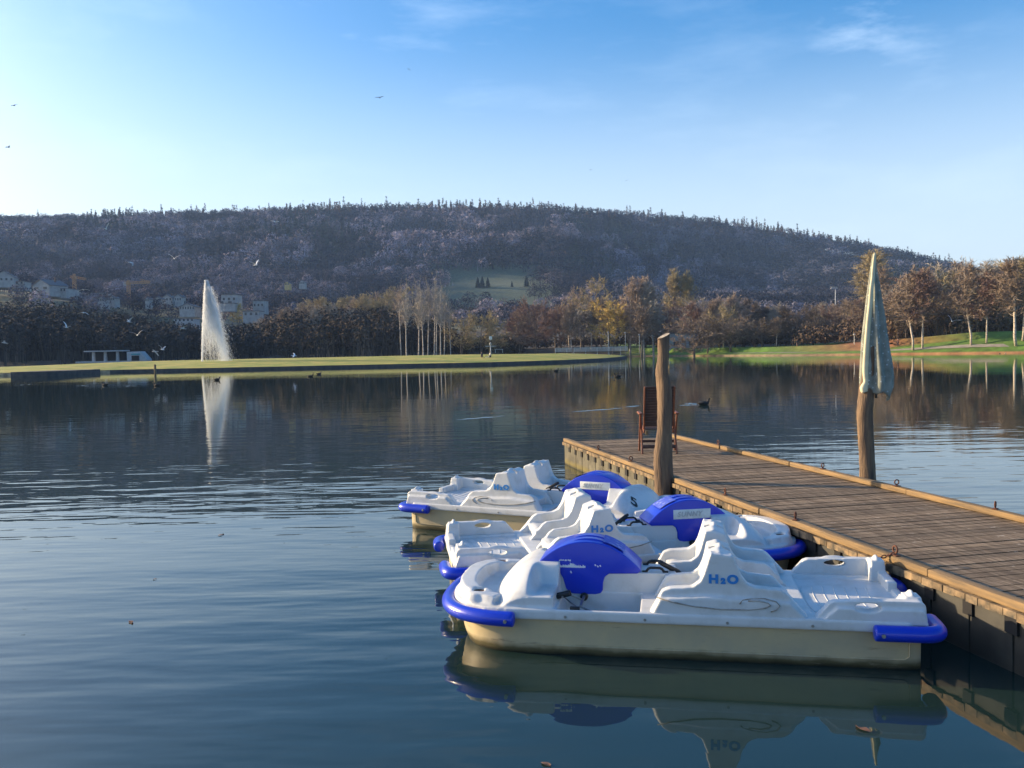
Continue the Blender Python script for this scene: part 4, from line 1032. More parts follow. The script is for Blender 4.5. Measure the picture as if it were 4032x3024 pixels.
def forest(name, y0, y1, sp, n, wsc, seed, label):
    X, Y = scatter(y0, y1, sp); PX = 512+850*X/Y
    mead = (Y > 690) & (Y < 862) & (PX > 440+9*np.sin(Y/20)) & (PX < 541+8*np.sin(Y/13))
    vill = (Y < 660) & (PX < 300) & (rs.rand(len(X)) < .62); terr = (Y < 690) & (PX > 330) & (PX < 560) & (rs.rand(len(X)) < .80)
    k = ~(mead | vill | terr); X, Y, PX = X[k], Y[k], PX[k]; m0 = len(X)
    if y1 > 1200:      # scrub layer under the ridge trees
        X2, Y2 = scatter(1215, 1330, 9.0); X = np.concatenate([X, X2]); Y = np.concatenate([Y, Y2]); PX = 512+850*X/Y
    Z = terrain(X, Y); m_ = len(X)
    v1 = vnoise(X/95, Y/130, 8); v2 = vnoise(X/38+3, Y/60, 9); v3 = vnoise(X/60+13, Y/80, 19)
    con = ((Y > 1225) & (rs.rand(m_) < .34) & ((PX > 130) | (rs.rand(m_) < .2))) | ((v1 > .64) & (rs.rand(m_) < .6) & (Y > 760))
    c = np.where(((v2 > .45) & (rs.rand(m_) < .55))[:, None], np.array([[.48, .38, .34]]), np.where(v2[:, None] > .40, np.array([[.15, .12, .115]]), np.array([[.07, .063, .07]])))
    c = c*rs.uniform(.6, 1.45, (m_, 1))*(.7+.6*v3[:, None]); c = c*np.where(PX[:, None] > 575+60*(v3[:, None]-.5), np.array([[.25, .32, .48]]), np.array([[.43, .47, .62]]))  # bluish factors paint in haze; the darker one paints the right half's shade
    c[con] = np.array([.03, .042, .04])*rs.uniform(.8, 1.6, (con.sum(), 1)); r = con & (Y > 1225); c[r] = np.array([.11, .07, .05])*rs.uniform(.7, 1.3, (r.sum(), 1))
    Hh = rs.uniform(11, 18, m_); Hh[Y < 700] *= .75; Hh[con] *= 1.1; Hh[r] *= rs.uniform(.75, 1.2, r.sum()); Rr = rs.uniform(5.6, 10.5, m_); Rr[Y < 700] *= .8
    con[m0:] = False; Hh[m0:] = rs.uniform(5, 8.5, m_-m0); Rr[m0:] = rs.uniform(5, 8, m_-m0)
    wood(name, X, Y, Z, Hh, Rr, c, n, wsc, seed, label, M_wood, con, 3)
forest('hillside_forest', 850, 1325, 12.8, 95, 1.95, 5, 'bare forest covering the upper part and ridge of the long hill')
forest('hillfoot_forest', 430, 850, 12.0, 210, 1.15, 9, 'bare forest on the lower slope of the long hill around the meadow')
# dark wood behind the island
N = 900; px = rs.uniform(-60, 520, N*2); Yd = rs.uniform(238, 335, N*2); keep = ~((px > 455) & (Yd > 262)) ; px = px[keep][:N]; Yd = Yd[keep][:N]; Xd = (px-512)/850*Yd; Zd = terrain(Xd, Yd)
topy = np.interp(px, [-60, 0, 60, 110, 160, 210, 240, 262, 290, 330, 400, 445, 470, 520], [300, 299, 299, 306, 316, 324, 322, 318, 308, 304, 308, 318, 326, 332])+rs.uniform(0, 12, N)
Hh = np.clip(HC+(350.53-.02058*(px-512)-topy)*Yd/850-Zd, 4, 22)*np.where(Yd < 262, .8, 1)
colr = np.where(rs.rand(N, 1) < .25, np.array([[.085, .075, .065]]), np.array([[.045, .043, .042]]))*rs.uniform(.7, 1.3, (N, 1))
rt_ = px > 262; colr[rt_] *= np.array([1.35, 1.15, .95])
wood('dark_wood', Xd, Yd, Zd, Hh, np.clip(Hh*.32, 2.2, 5.5), colr, 110, .85, 6, 'dark leafless wood behind the island, from the left edge to the birch stand', M_wood, None, 14)
# thin hedges and scrub on the terraces below the meadow
N = 420; px = rs.uniform(300, 560, N); Yd = rs.choice([470, 520, 560, 610, 640], N)+rs.uniform(-6, 6, N); Xd = (px-512)/850*Yd; Zd = terrain(Xd, Yd)
wood('hedgerows', Xd, Yd, Zd-.5, rs.uniform(3, 6, N), rs.uniform(2.5, 4, N), np.array([[.085, .075, .07]])*rs.uniform(.7, 1.6, (N, 1)), 34, 1.2, 7, 'dark hedges and scrub on the terraces below the meadow', M_wood)
# undergrowth along the far shore
N = 260; px = rs.uniform(500, 905, N); s_ = rs.uniform(26, 40, N); kx = (px-512)/850; Yd = np.array([min(np.linspace(140, 300, 321), key=lambda y: abs(y-shore(k*y)-s)) for k, s in zip(kx, s_)]); Xd = kx*Yd; Zd = terrain(Xd, Yd)
wood('undergrowth', Xd, Yd, Zd, rs.uniform(2, 5.5, N), rs.uniform(1.8, 3.2, N), np.array([[.12, .085, .06]])*rs.uniform(.5, 1.3, (N, 1)), 60, .55, 8, 'brown undergrowth between the trunks on the far shore', M_wood)

N = 420; px = rs.uniform(880, 1040, N); Yd = rs.uniform(178, 250, N); Xd = (px-512)/850*Yd; Zd = terrain(Xd, Yd)
wood('woodland_brush', Xd, Yd, Zd, rs.uniform(3, 9, N), rs.uniform(1.8, 3.6, N), np.array([[.17, .12, .08]])*rs.uniform(.4, 1.4, (N, 1)), 70, .6, 18, 'brown brush filling the wood on the right behind the grassy mound', M_wood, None, 3)
# four dark conifers on the meadow
b = MB(); rr_ = random.Random(3)
tm = MB().tube([(0, 0, 0), (0, 0, 9)], [.25, .05], 6).mesh('trunk')
V = []; Fs = []
rs2 = np.random.RandomState(2); n = 700; t = rs2.uniform(.06, 1, n); a = rs2.uniform(0, 6.28, n); r = (1-t)**.8*2.6*rs2.uniform(.5, 1, n)
pc = np.stack([r*np.cos(a)*.25, r*np.sin(a)*.25, t*9.5], -1); dd = nrm(np.stack([np.cos(a), np.sin(a), np.full(n, -.25)+rs2.randn(n)*.15], -1))
Vc, Fcc = slivers(pc, dd, r*1.0+.3, np.full(n, .45), rs2); cmesh = fast_mesh('crown', Vc, Fcc, 4, np.ones((len(Vc), 3)))
M_con = mat('conifer_needles', (.022, .038, .022), .9)
for px, py, sc_, lab in ((480, 291, 1.0, 'left twin of the dark conifers on the hillside meadow'), (484.5, 292, 1.05, 'right twin of the dark conifers on the hillside meadow'), (490, 291.5, .95, 'dark conifer just right of the twin conifers on the meadow'), (514, 290, .55, 'small dark round bush on the meadow'), (528.5, 292, 1.1, 'dark conifer at the right end of the hillside meadow')):
    d = 770; x = (px-512)/850*d; z = float(terrain(x, d))
    o = thing('conifer', (x, d, z), 0, lab, 'tree'); o.scale = (sc_, sc_, sc_)
    link('trunk', tm if tm.users == 0 else tm.copy(), M_bark, o); link('crown', cmesh if cmesh.users == 0 else cmesh.copy(), M_con, o)

# ------------------------------------------------------------------ buildings
M_wallw = mat('white_render', (.40, .40, .39), .9, (.27, .265, .26), .6)
M_wally = mat('yellow_render', (.62, .44, .16), .9, (.50, .36, .14), 1.0)
M_roofg = mat('grey_roof', (.16, .15, .16), .85, (.10, .095, .10), 3)
M_roofb = mat('brown_roof', (.16, .085, .06), .85, (.10, .06, .045), 3)
M_glass = mat('window_glass', (.03, .04, .05), .15)
M_grey = mat('grey_metal', (.42, .43, .44), .6)
M_concw = mat('pale_concrete', (.42, .43, .45), .85, (.32, .33, .34), 1.5)
def house(px, py, d, wd, hh, dep, label, wall=M_wallw, roof=M_roofg, rz=0.0, flat=False, cat='house', nw=3, pitch=.35, storeys=1):
    p = atd(px, py, d)
    if d > 300: wd *= .62; hh *= .66
    t = thing('house', tuple(p), rz, label, cat)
    b = MB(); b.box((0, dep/2, hh/2-1.5), (wd, dep, hh+3)); 
    rh = 0 if flat else wd*pitch
    if not flat: b.prism([(-wd/2, hh-.01), (wd/2, hh-.01), (0, hh+rh)], 'y', .0, dep)
    b.build('wall', wall, t)
    r = MB()
    if flat: r.box((0, dep/2, hh+.15), (wd+.6, dep+.6, .3))
    else:
        for s in (-1, 1): r.bar((s*(wd/2+.5), dep/2, hh-.35*.5), (0, dep/2, hh+rh+.16), dep+1.0, .22, (0, 0, 1))
    r.build('roof', roof, t)
    if not flat: MB().box((wd*.18, dep*.6, hh+rh*.9), (.7, .7, rh*.9+.6)).build('chimney', M_roofb, t)
    for st in range(storeys):
        for i in range(nw):
            x = (i-(nw-1)/2)*wd/nw; z = 1.5+st*2.7
            w_ = MB().box((x, -.03, z), (wd/nw*.42, .08, 1.25)).build('window', M_glass, t)
            MB().box((x, -.05, z-.7), (wd/nw*.5, .14, .10)).build('sill', M_concw, w_)
    return t
# village on the slope left
house(4, 282, 470, 16, 4, 10, 'white house with grey roof at the left edge of the photo on the village slope', rz=.3, nw=4)
house(17, 285.5, 475, 12, 3.2, 9, 'low white house between the left edge and the pitched-roof hall', rz=.1, flat=True)
house(41, 291, 450, 19, 4.5, 12, 'white hall with a big low pitched roof on the village slope', rz=-.35, pitch=.26, nw=2)
house(58, 293, 455, 16, 3.2, 10, 'long white terrace house right of the pitched hall, below the left crane', rz=-.2, flat=True, nw=5)
house(69, 295, 480, 10, 3, 8, 'small pale house at the foot of the left crane', flat=True)
house(92, 297.5, 500, 26, 4.0, 10, 'long pale building between the two tower cranes', flat=True, nw=8)
house(101, 303, 430, 5, 3.2, 6, 'small white gabled cottage below the long pale building')
house(112, 302, 440, 4.5, 3.0, 6, 'tiny grey gabled cottage left of the right crane')
house(147, 303, 440, 3.2, 3.2, 5, 'narrow bright white gable below the right crane\'s jib')
house(158, 303, 455, 5, 3.2, 6, 'white gabled cottage right of the right crane')
house(167, 302, 470, 9, 3.2, 7, 'grey-roofed cottage in the middle of the village', wall=M_wallw)
house(178, 302, 460, 6, 4.2, 7, 'tall white gable left of the long white house')
house(187, 311, 420, 12, 3.2, 9, 'long white house with grey roof left of the fountain tip', nw=6, pitch=.2)
house(184, 323, 390, 15, 2.6, 7, 'pale low building half hidden by trees left of the fountain', nw=5, flat=True, wall=M_concw)
house(229, 302, 420, 12, 5.4, 9, 'white flat-roofed villa right of the fountain', flat=True, nw=3, storeys=2)
house(226, 305.5, 415, 13, 1.4, 5, 'white terrace wall below the flat-roofed villa', flat=True, nw=2, cat='terrace')
house(258.5, 308, 430, 9, 5.5, 8, 'white house with dark windows right of the golden tree', nw=3, flat=True, storeys=2)
house(251, 317, 400, 12, 4, 8, 'white bungalow lowest on the slope right of the fountain', nw=3, flat=True)
house(302, 285, 640, 7, 3, 6, 'tiny white house on the hillside above the dark wood')
house(287, 286, 650, 6, 3, 6, 'tiny yellowish house on the hillside above the dark wood', wall=M_wally)
# buildings on the far shore
hut = house(684.5, 349, 236, 8.5, 4.3, 7, 'flat-roofed grey kiosk with a side wall painted yellow for sunlight, right of the log post', wall=M_concw, roof=M_roofg, flat=True, nw=2, cat='kiosk')
b = MB().box((-4.35, 2.6, 2.2), (.12, 5.4, 4.2)).build('side_sunlight_panel', M_wally, hut)  # sunlight on this side is painted as a yellow wall
house(702, 349.5, 240, 9, 4.0, 6, 'grey-blue shed beside the grey kiosk', wall=M_grey, flat=True, nw=2, cat='shed')
hy = house(805, 350, 250, 10.5, 3.4, 9, 'yellow house with dark gable roof seen between trees on the far shore', wall=M_wally, roof=M_roofb, rz=-.5, nw=2, pitch=.5)
house(732, 350, 262, 10.5, 3.6, 7, 'cream house half hidden by the yellow-olive tree', wall=M_wallw, roof=M_roofb, nw=3)
house(773, 350, 262, 6, 4.2, 6, 'small yellow house left of the yellow gabled house', wall=M_wally, roof=M_roofb, nw=1)
house(960, 331, 225, 5, 4.5, 6, 'yellow-brown hut between the trunks on the grassy mound', wall=M_wally, roof=M_roofb, nw=1, cat='hut')
# pavilion with three columns
pv = at(84.5, 361.5, .3); d = 226; A = atd(85, 361.5, d); B_ = atd(124.5, 361, d); Lw = (B_-A).length
t = thing('pavilion', tuple(A), 0, 'open pavilion of three pale columns under a thin flat roof behind the island', 'pavilion')
MB().box((Lw/2, 1.5, 2.65), (Lw, 4, .30)).build('roof', M_concw, t, bevel=.03)
for f in (.17, .47, .78): MB().box((Lw*f, 1.2, 1.1), (.75, .75, 3.1), taper=.8).build('column', M_concw, t, bevel=.03)
MB().box((Lw/2, 1.5, -.2), (Lw+4, 5, .4)).build('plinth', M_concw, t)
MB().box((Lw/2, 3.4, 1.2), (Lw*.96, .2, 2.6)).build('back_wall', M_dark, t)
A = atd(127, 361, d)
t = thing('stage_shell', tuple(A), 0, 'low pale trapezoid stage shelter with a teal roof edge right of the pavilion', 'shelter')
MB().prism([(0, -.3), (0, 2.4), (3.6, 2.5), (5.4, .3), (5.4, -.3)], 'y', 0, 3).build('wall', M_concw, t, bevel=.03)
MB().box((2.4, -.12, 1.75), (2.3, .2, .35)).build('roof_edge', mat('teal_paint', (.06, .30, .33), .6), t)
MB().box((2.3, -.06, .7), (2.0, .12, 1.3)).build('doorway', M_dark, t)
# tower cranes
M_crane = mat('crane_orange', (.42, .24, .11), .6)
def lattice(b, a, c, wd, n):
    a = Vector(a); c = Vector(c); d = (c-a).normalized(); s = d.cross(Vector((0, 1, 0))) if abs(d.y) < .9 else Vector((1, 0, 0)); s.normalize(); u = s.cross(d)
    cs = [s*wd/2+u*wd/2, s*wd/2-u*wd/2, -s*wd/2-u*wd/2, -s*wd/2+u*wd/2]
    for k in cs: b.bar(a+k, c+k, .24)
    for i in range(n):
        p = a.lerp(c, i/n); q = a.lerp(c, (i+1)/n)
        for j in range(4): b.bar(p+cs[j], q+cs[(j+1) % 4], .16)
def crane(px, yb, yt, d, jib, label):
    p = atd(px, yb, d); Hh = (yb-yt)*d/850; t = thing('tower_crane', tuple(p), 0, label, 'crane')
    b = MB(); lattice(b, (0, 0, 0), (0, 0, Hh*.82), 1.5, 10); b.build('mast', M_crane, t)
    b = MB(); b.box((0, 0, Hh*.84), (2.0, 2.0, 1.8)); b.build('cab', M_crane, t)
    b = MB(); lattice(b, (0, 0, Hh*.86), (0, 0, Hh), 1.0, 3); b.build('apex', M_crane, t)
    if jib:
        b = MB(); lattice(b, (0, 0, Hh*.86), (jib, -jib*.25, Hh*.84), 1.1, 12); b.build('jib', M_crane, t)
        b = MB(); lattice(b, (0, 0, Hh*.86), (-jib*.16, jib*.04, Hh*.88), 1.1, 3); b.build('counter_jib', M_crane, t)
        b = MB(); b.box((-jib*.15, jib*.04, Hh*.82), (1.8, 1.2, 2.2)); b.build('counterweight', M_concw, t)
        b = MB(); b.bar((0, 0, Hh), (jib*.7, -jib*.17, Hh*.86), .18); b.bar((0, 0, Hh), (-jib*.15, jib*.04, Hh*.89), .18); b.build('tie_rod', M_crane, t)
        b = MB(); lattice(b, (jib*.6, -jib*.15, Hh*.97), (jib, -jib*.25, Hh*.86), 1.2, 5); b.build('jib_end', M_crane, t)
    else:
        b = MB(); lattice(b, (0, -4, Hh*.86), (0, 14, Hh*.86), 1.1, 8); b.build('jib', M_crane, t)
crane(75, 298, 274, 520, 0, 'orange tower crane seen end-on above the village, the left one')
crane(129, 299, 280.5, 520, 14.5, 'orange tower crane with its jib to the right above the village, the right one')
p = atd(835.5, 305, 420); t = thing('floodlight_mast', tuple(p), 0, 'thin mast with a lit crossarm against the dark hill left of the conical tree', 'mast')
MB().tube([(0, 0, -8), (0, 0, 8)], [.28, .18], 8).build('pole', M_grey, t, smooth=True); MB().box((-.6, 0, 8.2), (3.4, .6, .5)).build('crossarm', M_wallw, t)
for k in (-1.7, -.6, .5): MB().box((k, -.2, 8.7), (.7, .3, .5)).build('lamp', M_wallw, t)

# ------------------------------------------------------------------ fountain
def fountain():
    d = 161.6; base = atd(206, 369, d); base.z = 0; rs = np.random.RandomState(12); P = []; S = []; D = []
    # water jet thrown up and slightly to the right, drifting back down with the wind
    Htop = 16.9
    t0 = thing('fountain', tuple(base+Vector((-.05, 0, 0))), 0, 'tall white water jet drifting to the right, rising behind the grassy island', 'fountain')
    def drops(n, xf, spread, zmin, zmax, L, wd, pw=1.0):
        u = rs.uniform(0, 1, n)**pw; z = zmin+(zmax-zmin)*u; x = xf(z)+rs.randn(n)*spread(z); y = rs.randn(n)*spread(z)*1.2
        p = np.stack([x, y, z], -1); dd = nrm(np.stack([rs.randn(n)*.10, rs.randn(n)*.1, -np.ones(n)], -1)); return slivers(p, dd, rs.uniform(.4, 1.2, n)*L, rs.uniform(.5, 1.4, n)*wd, rs)
    V1, F1 = drops(2600, lambda z: -.75+z*.062+.35*(z/Htop)**3, lambda z: .05+.006*z, 0, Htop-.3, .8, .05)
    t_, f_ = V1, F1; me = fast_mesh('jet', V1, F1, 4); M_spray = mat('spray', (.85, .87, .90), .9)
    n_, P_ = node_mat(M_spray); P_.inputs['Alpha'].default_value = .55
    try: P_.inputs['Transmission Weight'].default_value = 0.0; P_.inputs['Subsurface Weight'].default_value = 0.0
    except Exception: pass
    tr = n_.nodes.new('ShaderNodeBsdfTranslucent'); tr.inputs[0].default_value = (.9, .92, .95, 1); mxs = n_.nodes.new('ShaderNodeMixShader'); mxs.inputs[0].default_value = .45
    tp = n_.nodes.new('ShaderNodeBsdfTransparent'); mx2 = n_.nodes.new('ShaderNodeMixShader'); mx2.inputs[0].default_value = .62
    out = [q for q in n_.nodes if q.type == 'OUTPUT_MATERIAL'][0]; P_.inputs['Alpha'].default_value = 1
    n_.links.new(P_.outputs[0], mxs.inputs[1]); n_.links.new(tr.outputs[0], mxs.inputs[2]); n_.links.new(tp.outputs[0], mx2.inputs[1]); n_.links.new(mxs.outputs[0], mx2.inputs[2]); n_.links.new(mx2.outputs[0], out.inputs[0])
    link('jet', me, M_spray, t0)
    # falling curtain: right edge curve
    def right(z): return np.interp(z, [0, 3, 7, 11, 14, 16.3, 17.0], [4.2, 3.85, 3.2, 2.45, 1.65, .9, .55])
    def left(z): return -.75+z*.062+.35*(z/Htop)**3
    n = 60000; z = Htop*rs.uniform(0, 1, n)**.72; k = rs.beta(1.25, 1.1, n); x = left(z)+(right(z)-left(z))*k+rs.randn(n)*.12; y = rs.randn(n)*.5*(1.15-z/Htop)*1.2
    ok = rs.rand(n) < np.clip(.20+.80*(z/Htop)**1.2+.5*(k > .8)*(z < 9)-.16*((z < 8) & (k < .7)), 0, 1)
    p = np.stack([x, y, z], -1)[ok]; dd = nrm(np.stack([.25+rs.randn(len(p))*.08, rs.randn(len(p))*.1, -np.ones(len(p))], -1))
    V2, F2 = slivers(p, dd, rs.uniform(.3, 1.0, len(p))*.9, rs.uniform(.4, 1.3, len(p))*.034, rs)
    link('falling_spray', fast_mesh('falling_spray', V2, F2, 4), M_spray, t0)
    # fine drift further right
    n = 5200; z = Htop*.93*rs.uniform(0, 1, n); x = right(z)+rs.exponential(.38, n)*(1.1-z/Htop*.5); p = np.stack([x, rs.randn(n)*.6, z], -1); dd = nrm(rs.randn(n, 3)*.3+np.array([.3, 0, -1]))
    V3, F3 = slivers(p, dd, rs.uniform(.15, .5, n), rs.uniform(.5, 1.3, n)*.035, rs)
    link('fine_mist', fast_mesh('fine_mist', V3, F3, 4), M_spray, t0)
    MB().lathe([(.6, -.3), (.6, .12), (.25, .2), (.12, .55), (.10, .6)], 14, (-.75, 0, 0)).build('nozzle', M_grey, t0, smooth=True)
fountain()

# ------------------------------------------------------------------ shore furniture
M_pale = mat('painted_white_wood', (.62, .60, .54), .8, (.48, .46, .40), 2)
def railing(px0, px1, yb, d, label):
    A = atd(px0, yb, d); B = atd(px1, yb, d); L = (B-A).length; t = thing('footbridge', tuple(A), math.atan2(B.y-A.y, B.x-A.x), label, 'footbridge')
    b = MB(); n = int(L/.28)
    for i in range(n): b.box((i*L/n+.14, 0, .82), (.15, .05, 1.0))
    b.build('pickets', M_pale, t)
    MB().box((L/2, .05, 1.33), (L, .12, .09)).build('handrail', M_pale, t); MB().box((L/2, .6, .12), (L, 1.6, .22)).build('walkway', M_fascia, t)
    for i in range(int(L/3)+1): MB().box((min(L, i*3.0), .0, .2), (.16, .16, 2.3)).build('post', M_pale, t)
railing(555.5, 572.5, 353.3, 222, 'short left section of the white picket footbridge at the tip of the island')
railing(574, 628, 353.0, 219, 'long right section of the white picket footbridge in front of the golden willow')
def lamp(px, yb, yt, d, label):
    p = atd(px, yb, d); Hh = (yb-yt)*d/850; t = thing('street_lamp', tuple(p), 0, label, 'street lamp', 'lamps along the lake path')
    MB().tube([(0, 0, -.5), (0, 0, Hh-.3)], [.11, .07], 8).build('pole', M_pale, t, smooth=True); MB().lathe([(.06, 0), (.26, .05), (.28, .2), (.12, .36), (.02, .4)], 10, (0, 0, Hh-.4)).build('lamp_head', M_wallw, t, smooth=True)
lamp(608.5, 352.5, 331.5, 226, 'thin lamp post standing behind the middle of the footbridge')
lamp(625.5, 352.5, 332, 226, 'lamp post with a bright head at the right end of the footbridge')
lamp(639.5, 352, 334, 224, 'lamp post between the leaning birches')
lamp(694.3, 351, 330.5, 214, 'pale lamp post in front of the grey-blue shed')
lamp(709.8, 350, 332, 224, 'lamp post at the right corner of the grey-blue shed')
lamp(854.4, 349, 333.5, 186, 'short pale lamp post on the lawn just left of the parasol')
# signal mast on the island
p = atd(490.8, 358.5, 162); t = thing('signal_mast', tuple(p), 0, 'cross-armed pole with round lamp and box on top behind the two island people', 'mast')
MB().tube([(0, 0, -1.5), (0, 0, 3.6)], [.12, .08], 8).build('pole', M_grey, t, smooth=True); MB().box((0, 0, 2.35), (2.1, .1, .12)).build('crossarm', M_grey, t)
MB().lathe([(.02, -.26), (.18, -.2), (.27, 0), (.18, .2), (.02, .26)], 12, (0, -.1, 2.75)).build('lamp', M_wallw, t, smooth=True); MB().box((.05, 0, 3.9), (.55, .4, .6)).build('box', M_plaque, t, bevel=.03); MB().box((.05, 0, 3.3), (.34, .3, .35)).build('bracket', M_dark, t)
# wooden table-like frame further back
p = atd(499, 352.5, 210); t = thing('picnic_table', tuple(p), 0, 'grey wooden picnic table on the shore right of the signal mast', 'table')
MB().box((0, 0, .78), (2.2, .9, .08)).build('tabletop', M_pale, t)
for s in (-1, 1): MB().box((s*.9, 0, .35), (.1, .9, .9)).build('leg', M_pale, t)

# ------------------------------------------------------------------ people
def skin_mesh(name, verts, edges, radii, root, mt, parent):
    me = bpy.data.meshes.new(name); me.from_pydata(verts, edges, []); o = bpy.data.objects.new('tmp', me); COL.objects.link(o)
    md = o.modifiers.new('s', 'SKIN'); md.use_smooth_shade = True
    for i, r in enumerate(radii): sv = me.skin_vertices[0].data[i]; sv.radius = (r, r) if not hasattr(r, '__len__') else r
    me.skin_vertices[0].data[root].use_root = True
    o.modifiers.new('d', 'SUBSURF').levels = 1
    dg = bpy.context.evaluated_depsgraph_get(); out = bpy.data.meshes.new_from_object(o.evaluated_get(dg)); out.name = name; bpy.data.objects.remove(o)
    return link(name, out, mt, parent, True)
M_skin = mat('skin', (.50, .30, .22), .6); M_hair = mat('dark_hair', (.03, .02, .015), .7); M_hairg = mat('fair_hair', (.30, .22, .12), .7)
def person(p, rz, label, jacket, trousers, hair=M_hair, stride=.22, H=1.75, group=None):
    t = thing('person', tuple(p), rz, label, 'person', group); k = H/1.75; s = stride
    J = dict(pel=(0, 0, .93), sp=(0, .02, 1.15), ch=(0, .02, 1.36), nk=(0, .03, 1.50), hd=(0, .045, 1.60), ht=(0, .04, 1.70),
             hl=(.09, 0, .90), kl=(.10, s*.5+.03, .50), al=(.10, s*.75, .08), tl=(.11, s*.75+.17, .03), hr=(-.09, 0, .90), kr=(-.10, -s*.2+.04, .50), ar=(-.10, -s*.9, .10), tr=(-.11, -s*.9+.16, .04),
             sl=(.19, .02, 1.40), el=(.25, -.06, 1.13), wl=(.24, .07, .90), fl=(.235, .10, .82), sr=(-.19, .02, 1.40), er=(-.25, -.02, 1.13), wr=(-.24, .10, .90), fr=(-.235, .13, .82))
    nm = list(J); ix = {n: i for i, n in enumerate(nm)}; V = [Vector(J[n])*k for n in nm]
    E_ = [('pel', 'sp'), ('sp', 'ch'), ('ch', 'nk'), ('nk', 'hd'), ('hd', 'ht'), ('pel', 'hl'), ('hl', 'kl'), ('kl', 'al'), ('al', 'tl'), ('pel', 'hr'), ('hr', 'kr'), ('kr', 'ar'), ('ar', 'tr'), ('ch', 'sl'), ('sl', 'el'), ('el', 'wl'), ('wl', 'fl'), ('ch', 'sr'), ('sr', 'er'), ('er', 'wr'), ('wr', 'fr')]
    rad = dict(pel=.13, sp=.115, ch=.13, nk=.05, hd=.085, ht=.07, hl=.085, kl=.055, al=.038, tl=.03, hr=.085, kr=.055, ar=.038, tr=.03, sl=.05, el=.038, wl=.026, fl=.02, sr=.05, er=.038, wr=.026, fr=.02)
    skin_mesh('body', V, [(ix[a], ix[b]) for a, b in E_], [rad[n]*k for n in nm], 0, M_skin, t)
    def sub(name, keys, edges, mt, grow):
        iy = {n: i for i, n in enumerate(keys)}
        skin_mesh(name, [Vector(J[n])*k for n in keys], [(iy[a], iy[b]) for a, b in edges], [(rad[n]+grow)*k for n in keys], 0, mt, t)
    sub('jacket', ['pel', 'sp', 'ch', 'sl', 'el', 'wl', 'sr', 'er', 'wr'], [('pel', 'sp'), ('sp', 'ch'), ('ch', 'sl'), ('sl', 'el'), ('el', 'wl'), ('ch', 'sr'), ('sr', 'er'), ('er', 'wr')], jacket, .035)
    sub('trousers', ['pel', 'hl', 'kl', 'al', 'hr', 'kr', 'ar'], [('pel', 'hl'), ('hl', 'kl'), ('kl', 'al'), ('pel', 'hr'), ('hr', 'kr'), ('kr', 'ar')], trousers, .022)
    MB().lathe([(.02, 0), (.09, .02), (.105, .09), (.08, .16), (.02, .19)], 12, (0, .02*k, 1.57*k)).build('hair', hair, t, smooth=True)
    return t
C_dk = mat('dark_jacket', (.02, .022, .03), .8); C_br = mat('brown_trousers', (.16, .10, .07), .85); C_lt = mat('light_trousers', (.42, .42, .40), .85); C_bk = mat('black_trousers', (.015, .015, .018), .85); C_gy = mat('grey_jacket', (.35, .37, .36), .8); C_rd = mat('dull_red_jacket', (.13, .05, .045), .85)
def on_isle(px, py): return at(px, py, .52)
def ground_pt(px, d): x = (px-512)/850*d; return Vector((x, d, float(terrain(x, d))))
person(on_isle(482, 361.2), 1.2, 'person in a dark jacket and brown trousers, left one of the two on the island', C_dk, C_br, group=None)
person(on_isle(490.3, 361.0), -1.0, 'person in grey top and black trousers beside the signal mast on the island', C_gy, C_bk, M_hairg, .1)
person(ground_pt(1000.3, 152), 3.0, 'person in black jacket and pale trousers, left one of the couple on the right bank', C_dk, C_lt)
person(ground_pt(1005.8, 152), 3.2, 'person in black jacket, right one of the couple on the right bank', C_dk, C_lt, M_hairg)
person(ground_pt(898.5, 176), 1.5, 'person in a dull red jacket walking on the path just right of the parasol', C_rd, C_bk)
person(ground_pt(793.5, 200), .5, 'dark figure on the park path, left one in front of the yellow house', C_dk, C_bk)
person(ground_pt(797.6, 199), .8, 'dark figure on the park path, right one in front of the yellow house', C_dk, C_br)
# pushchair-like bicycle between the two on the island
def bicycle(p, rz, label):
    t = thing('bicycle', tuple(p), rz, label, 'bicycle')
    for x in (-.52, .52):
        w_ = MB().tube([(x+.33*math.cos(a), 0, .34+.33*math.sin(a)) for a in np.linspace(0, 2*math.pi, 21)], .022, 6, caps=False).build('wheel', M_black, t, smooth=True)
    f = MB(); f.bar((-.52, 0, .34), (-.15, 0, .85), .035); f.bar((-.15, 0, .85), (.38, 0, .85), .035); f.bar((-.08, 0, .32), (.38, 0, .85), .035); f.bar((-.08, 0, .32), (-.17, 0, .92), .035); f.bar((.52, 0, .34), (.36, 0, 1.0), .035); f.bar((-.52, 0, .34), (-.08, 0, .32), .03); f.build('frame', M_grey, t)
    MB().box((-.18, 0, .95), (.26, .13, .06)).build('saddle', M_black, t, bevel=.02); MB().box((.34, 0, 1.03), (.05, .55, .04)).build('handlebar', M_black, t)
bicycle(on_isle(487, 361.2), .5, 'bicycle standing between the two people on the island')

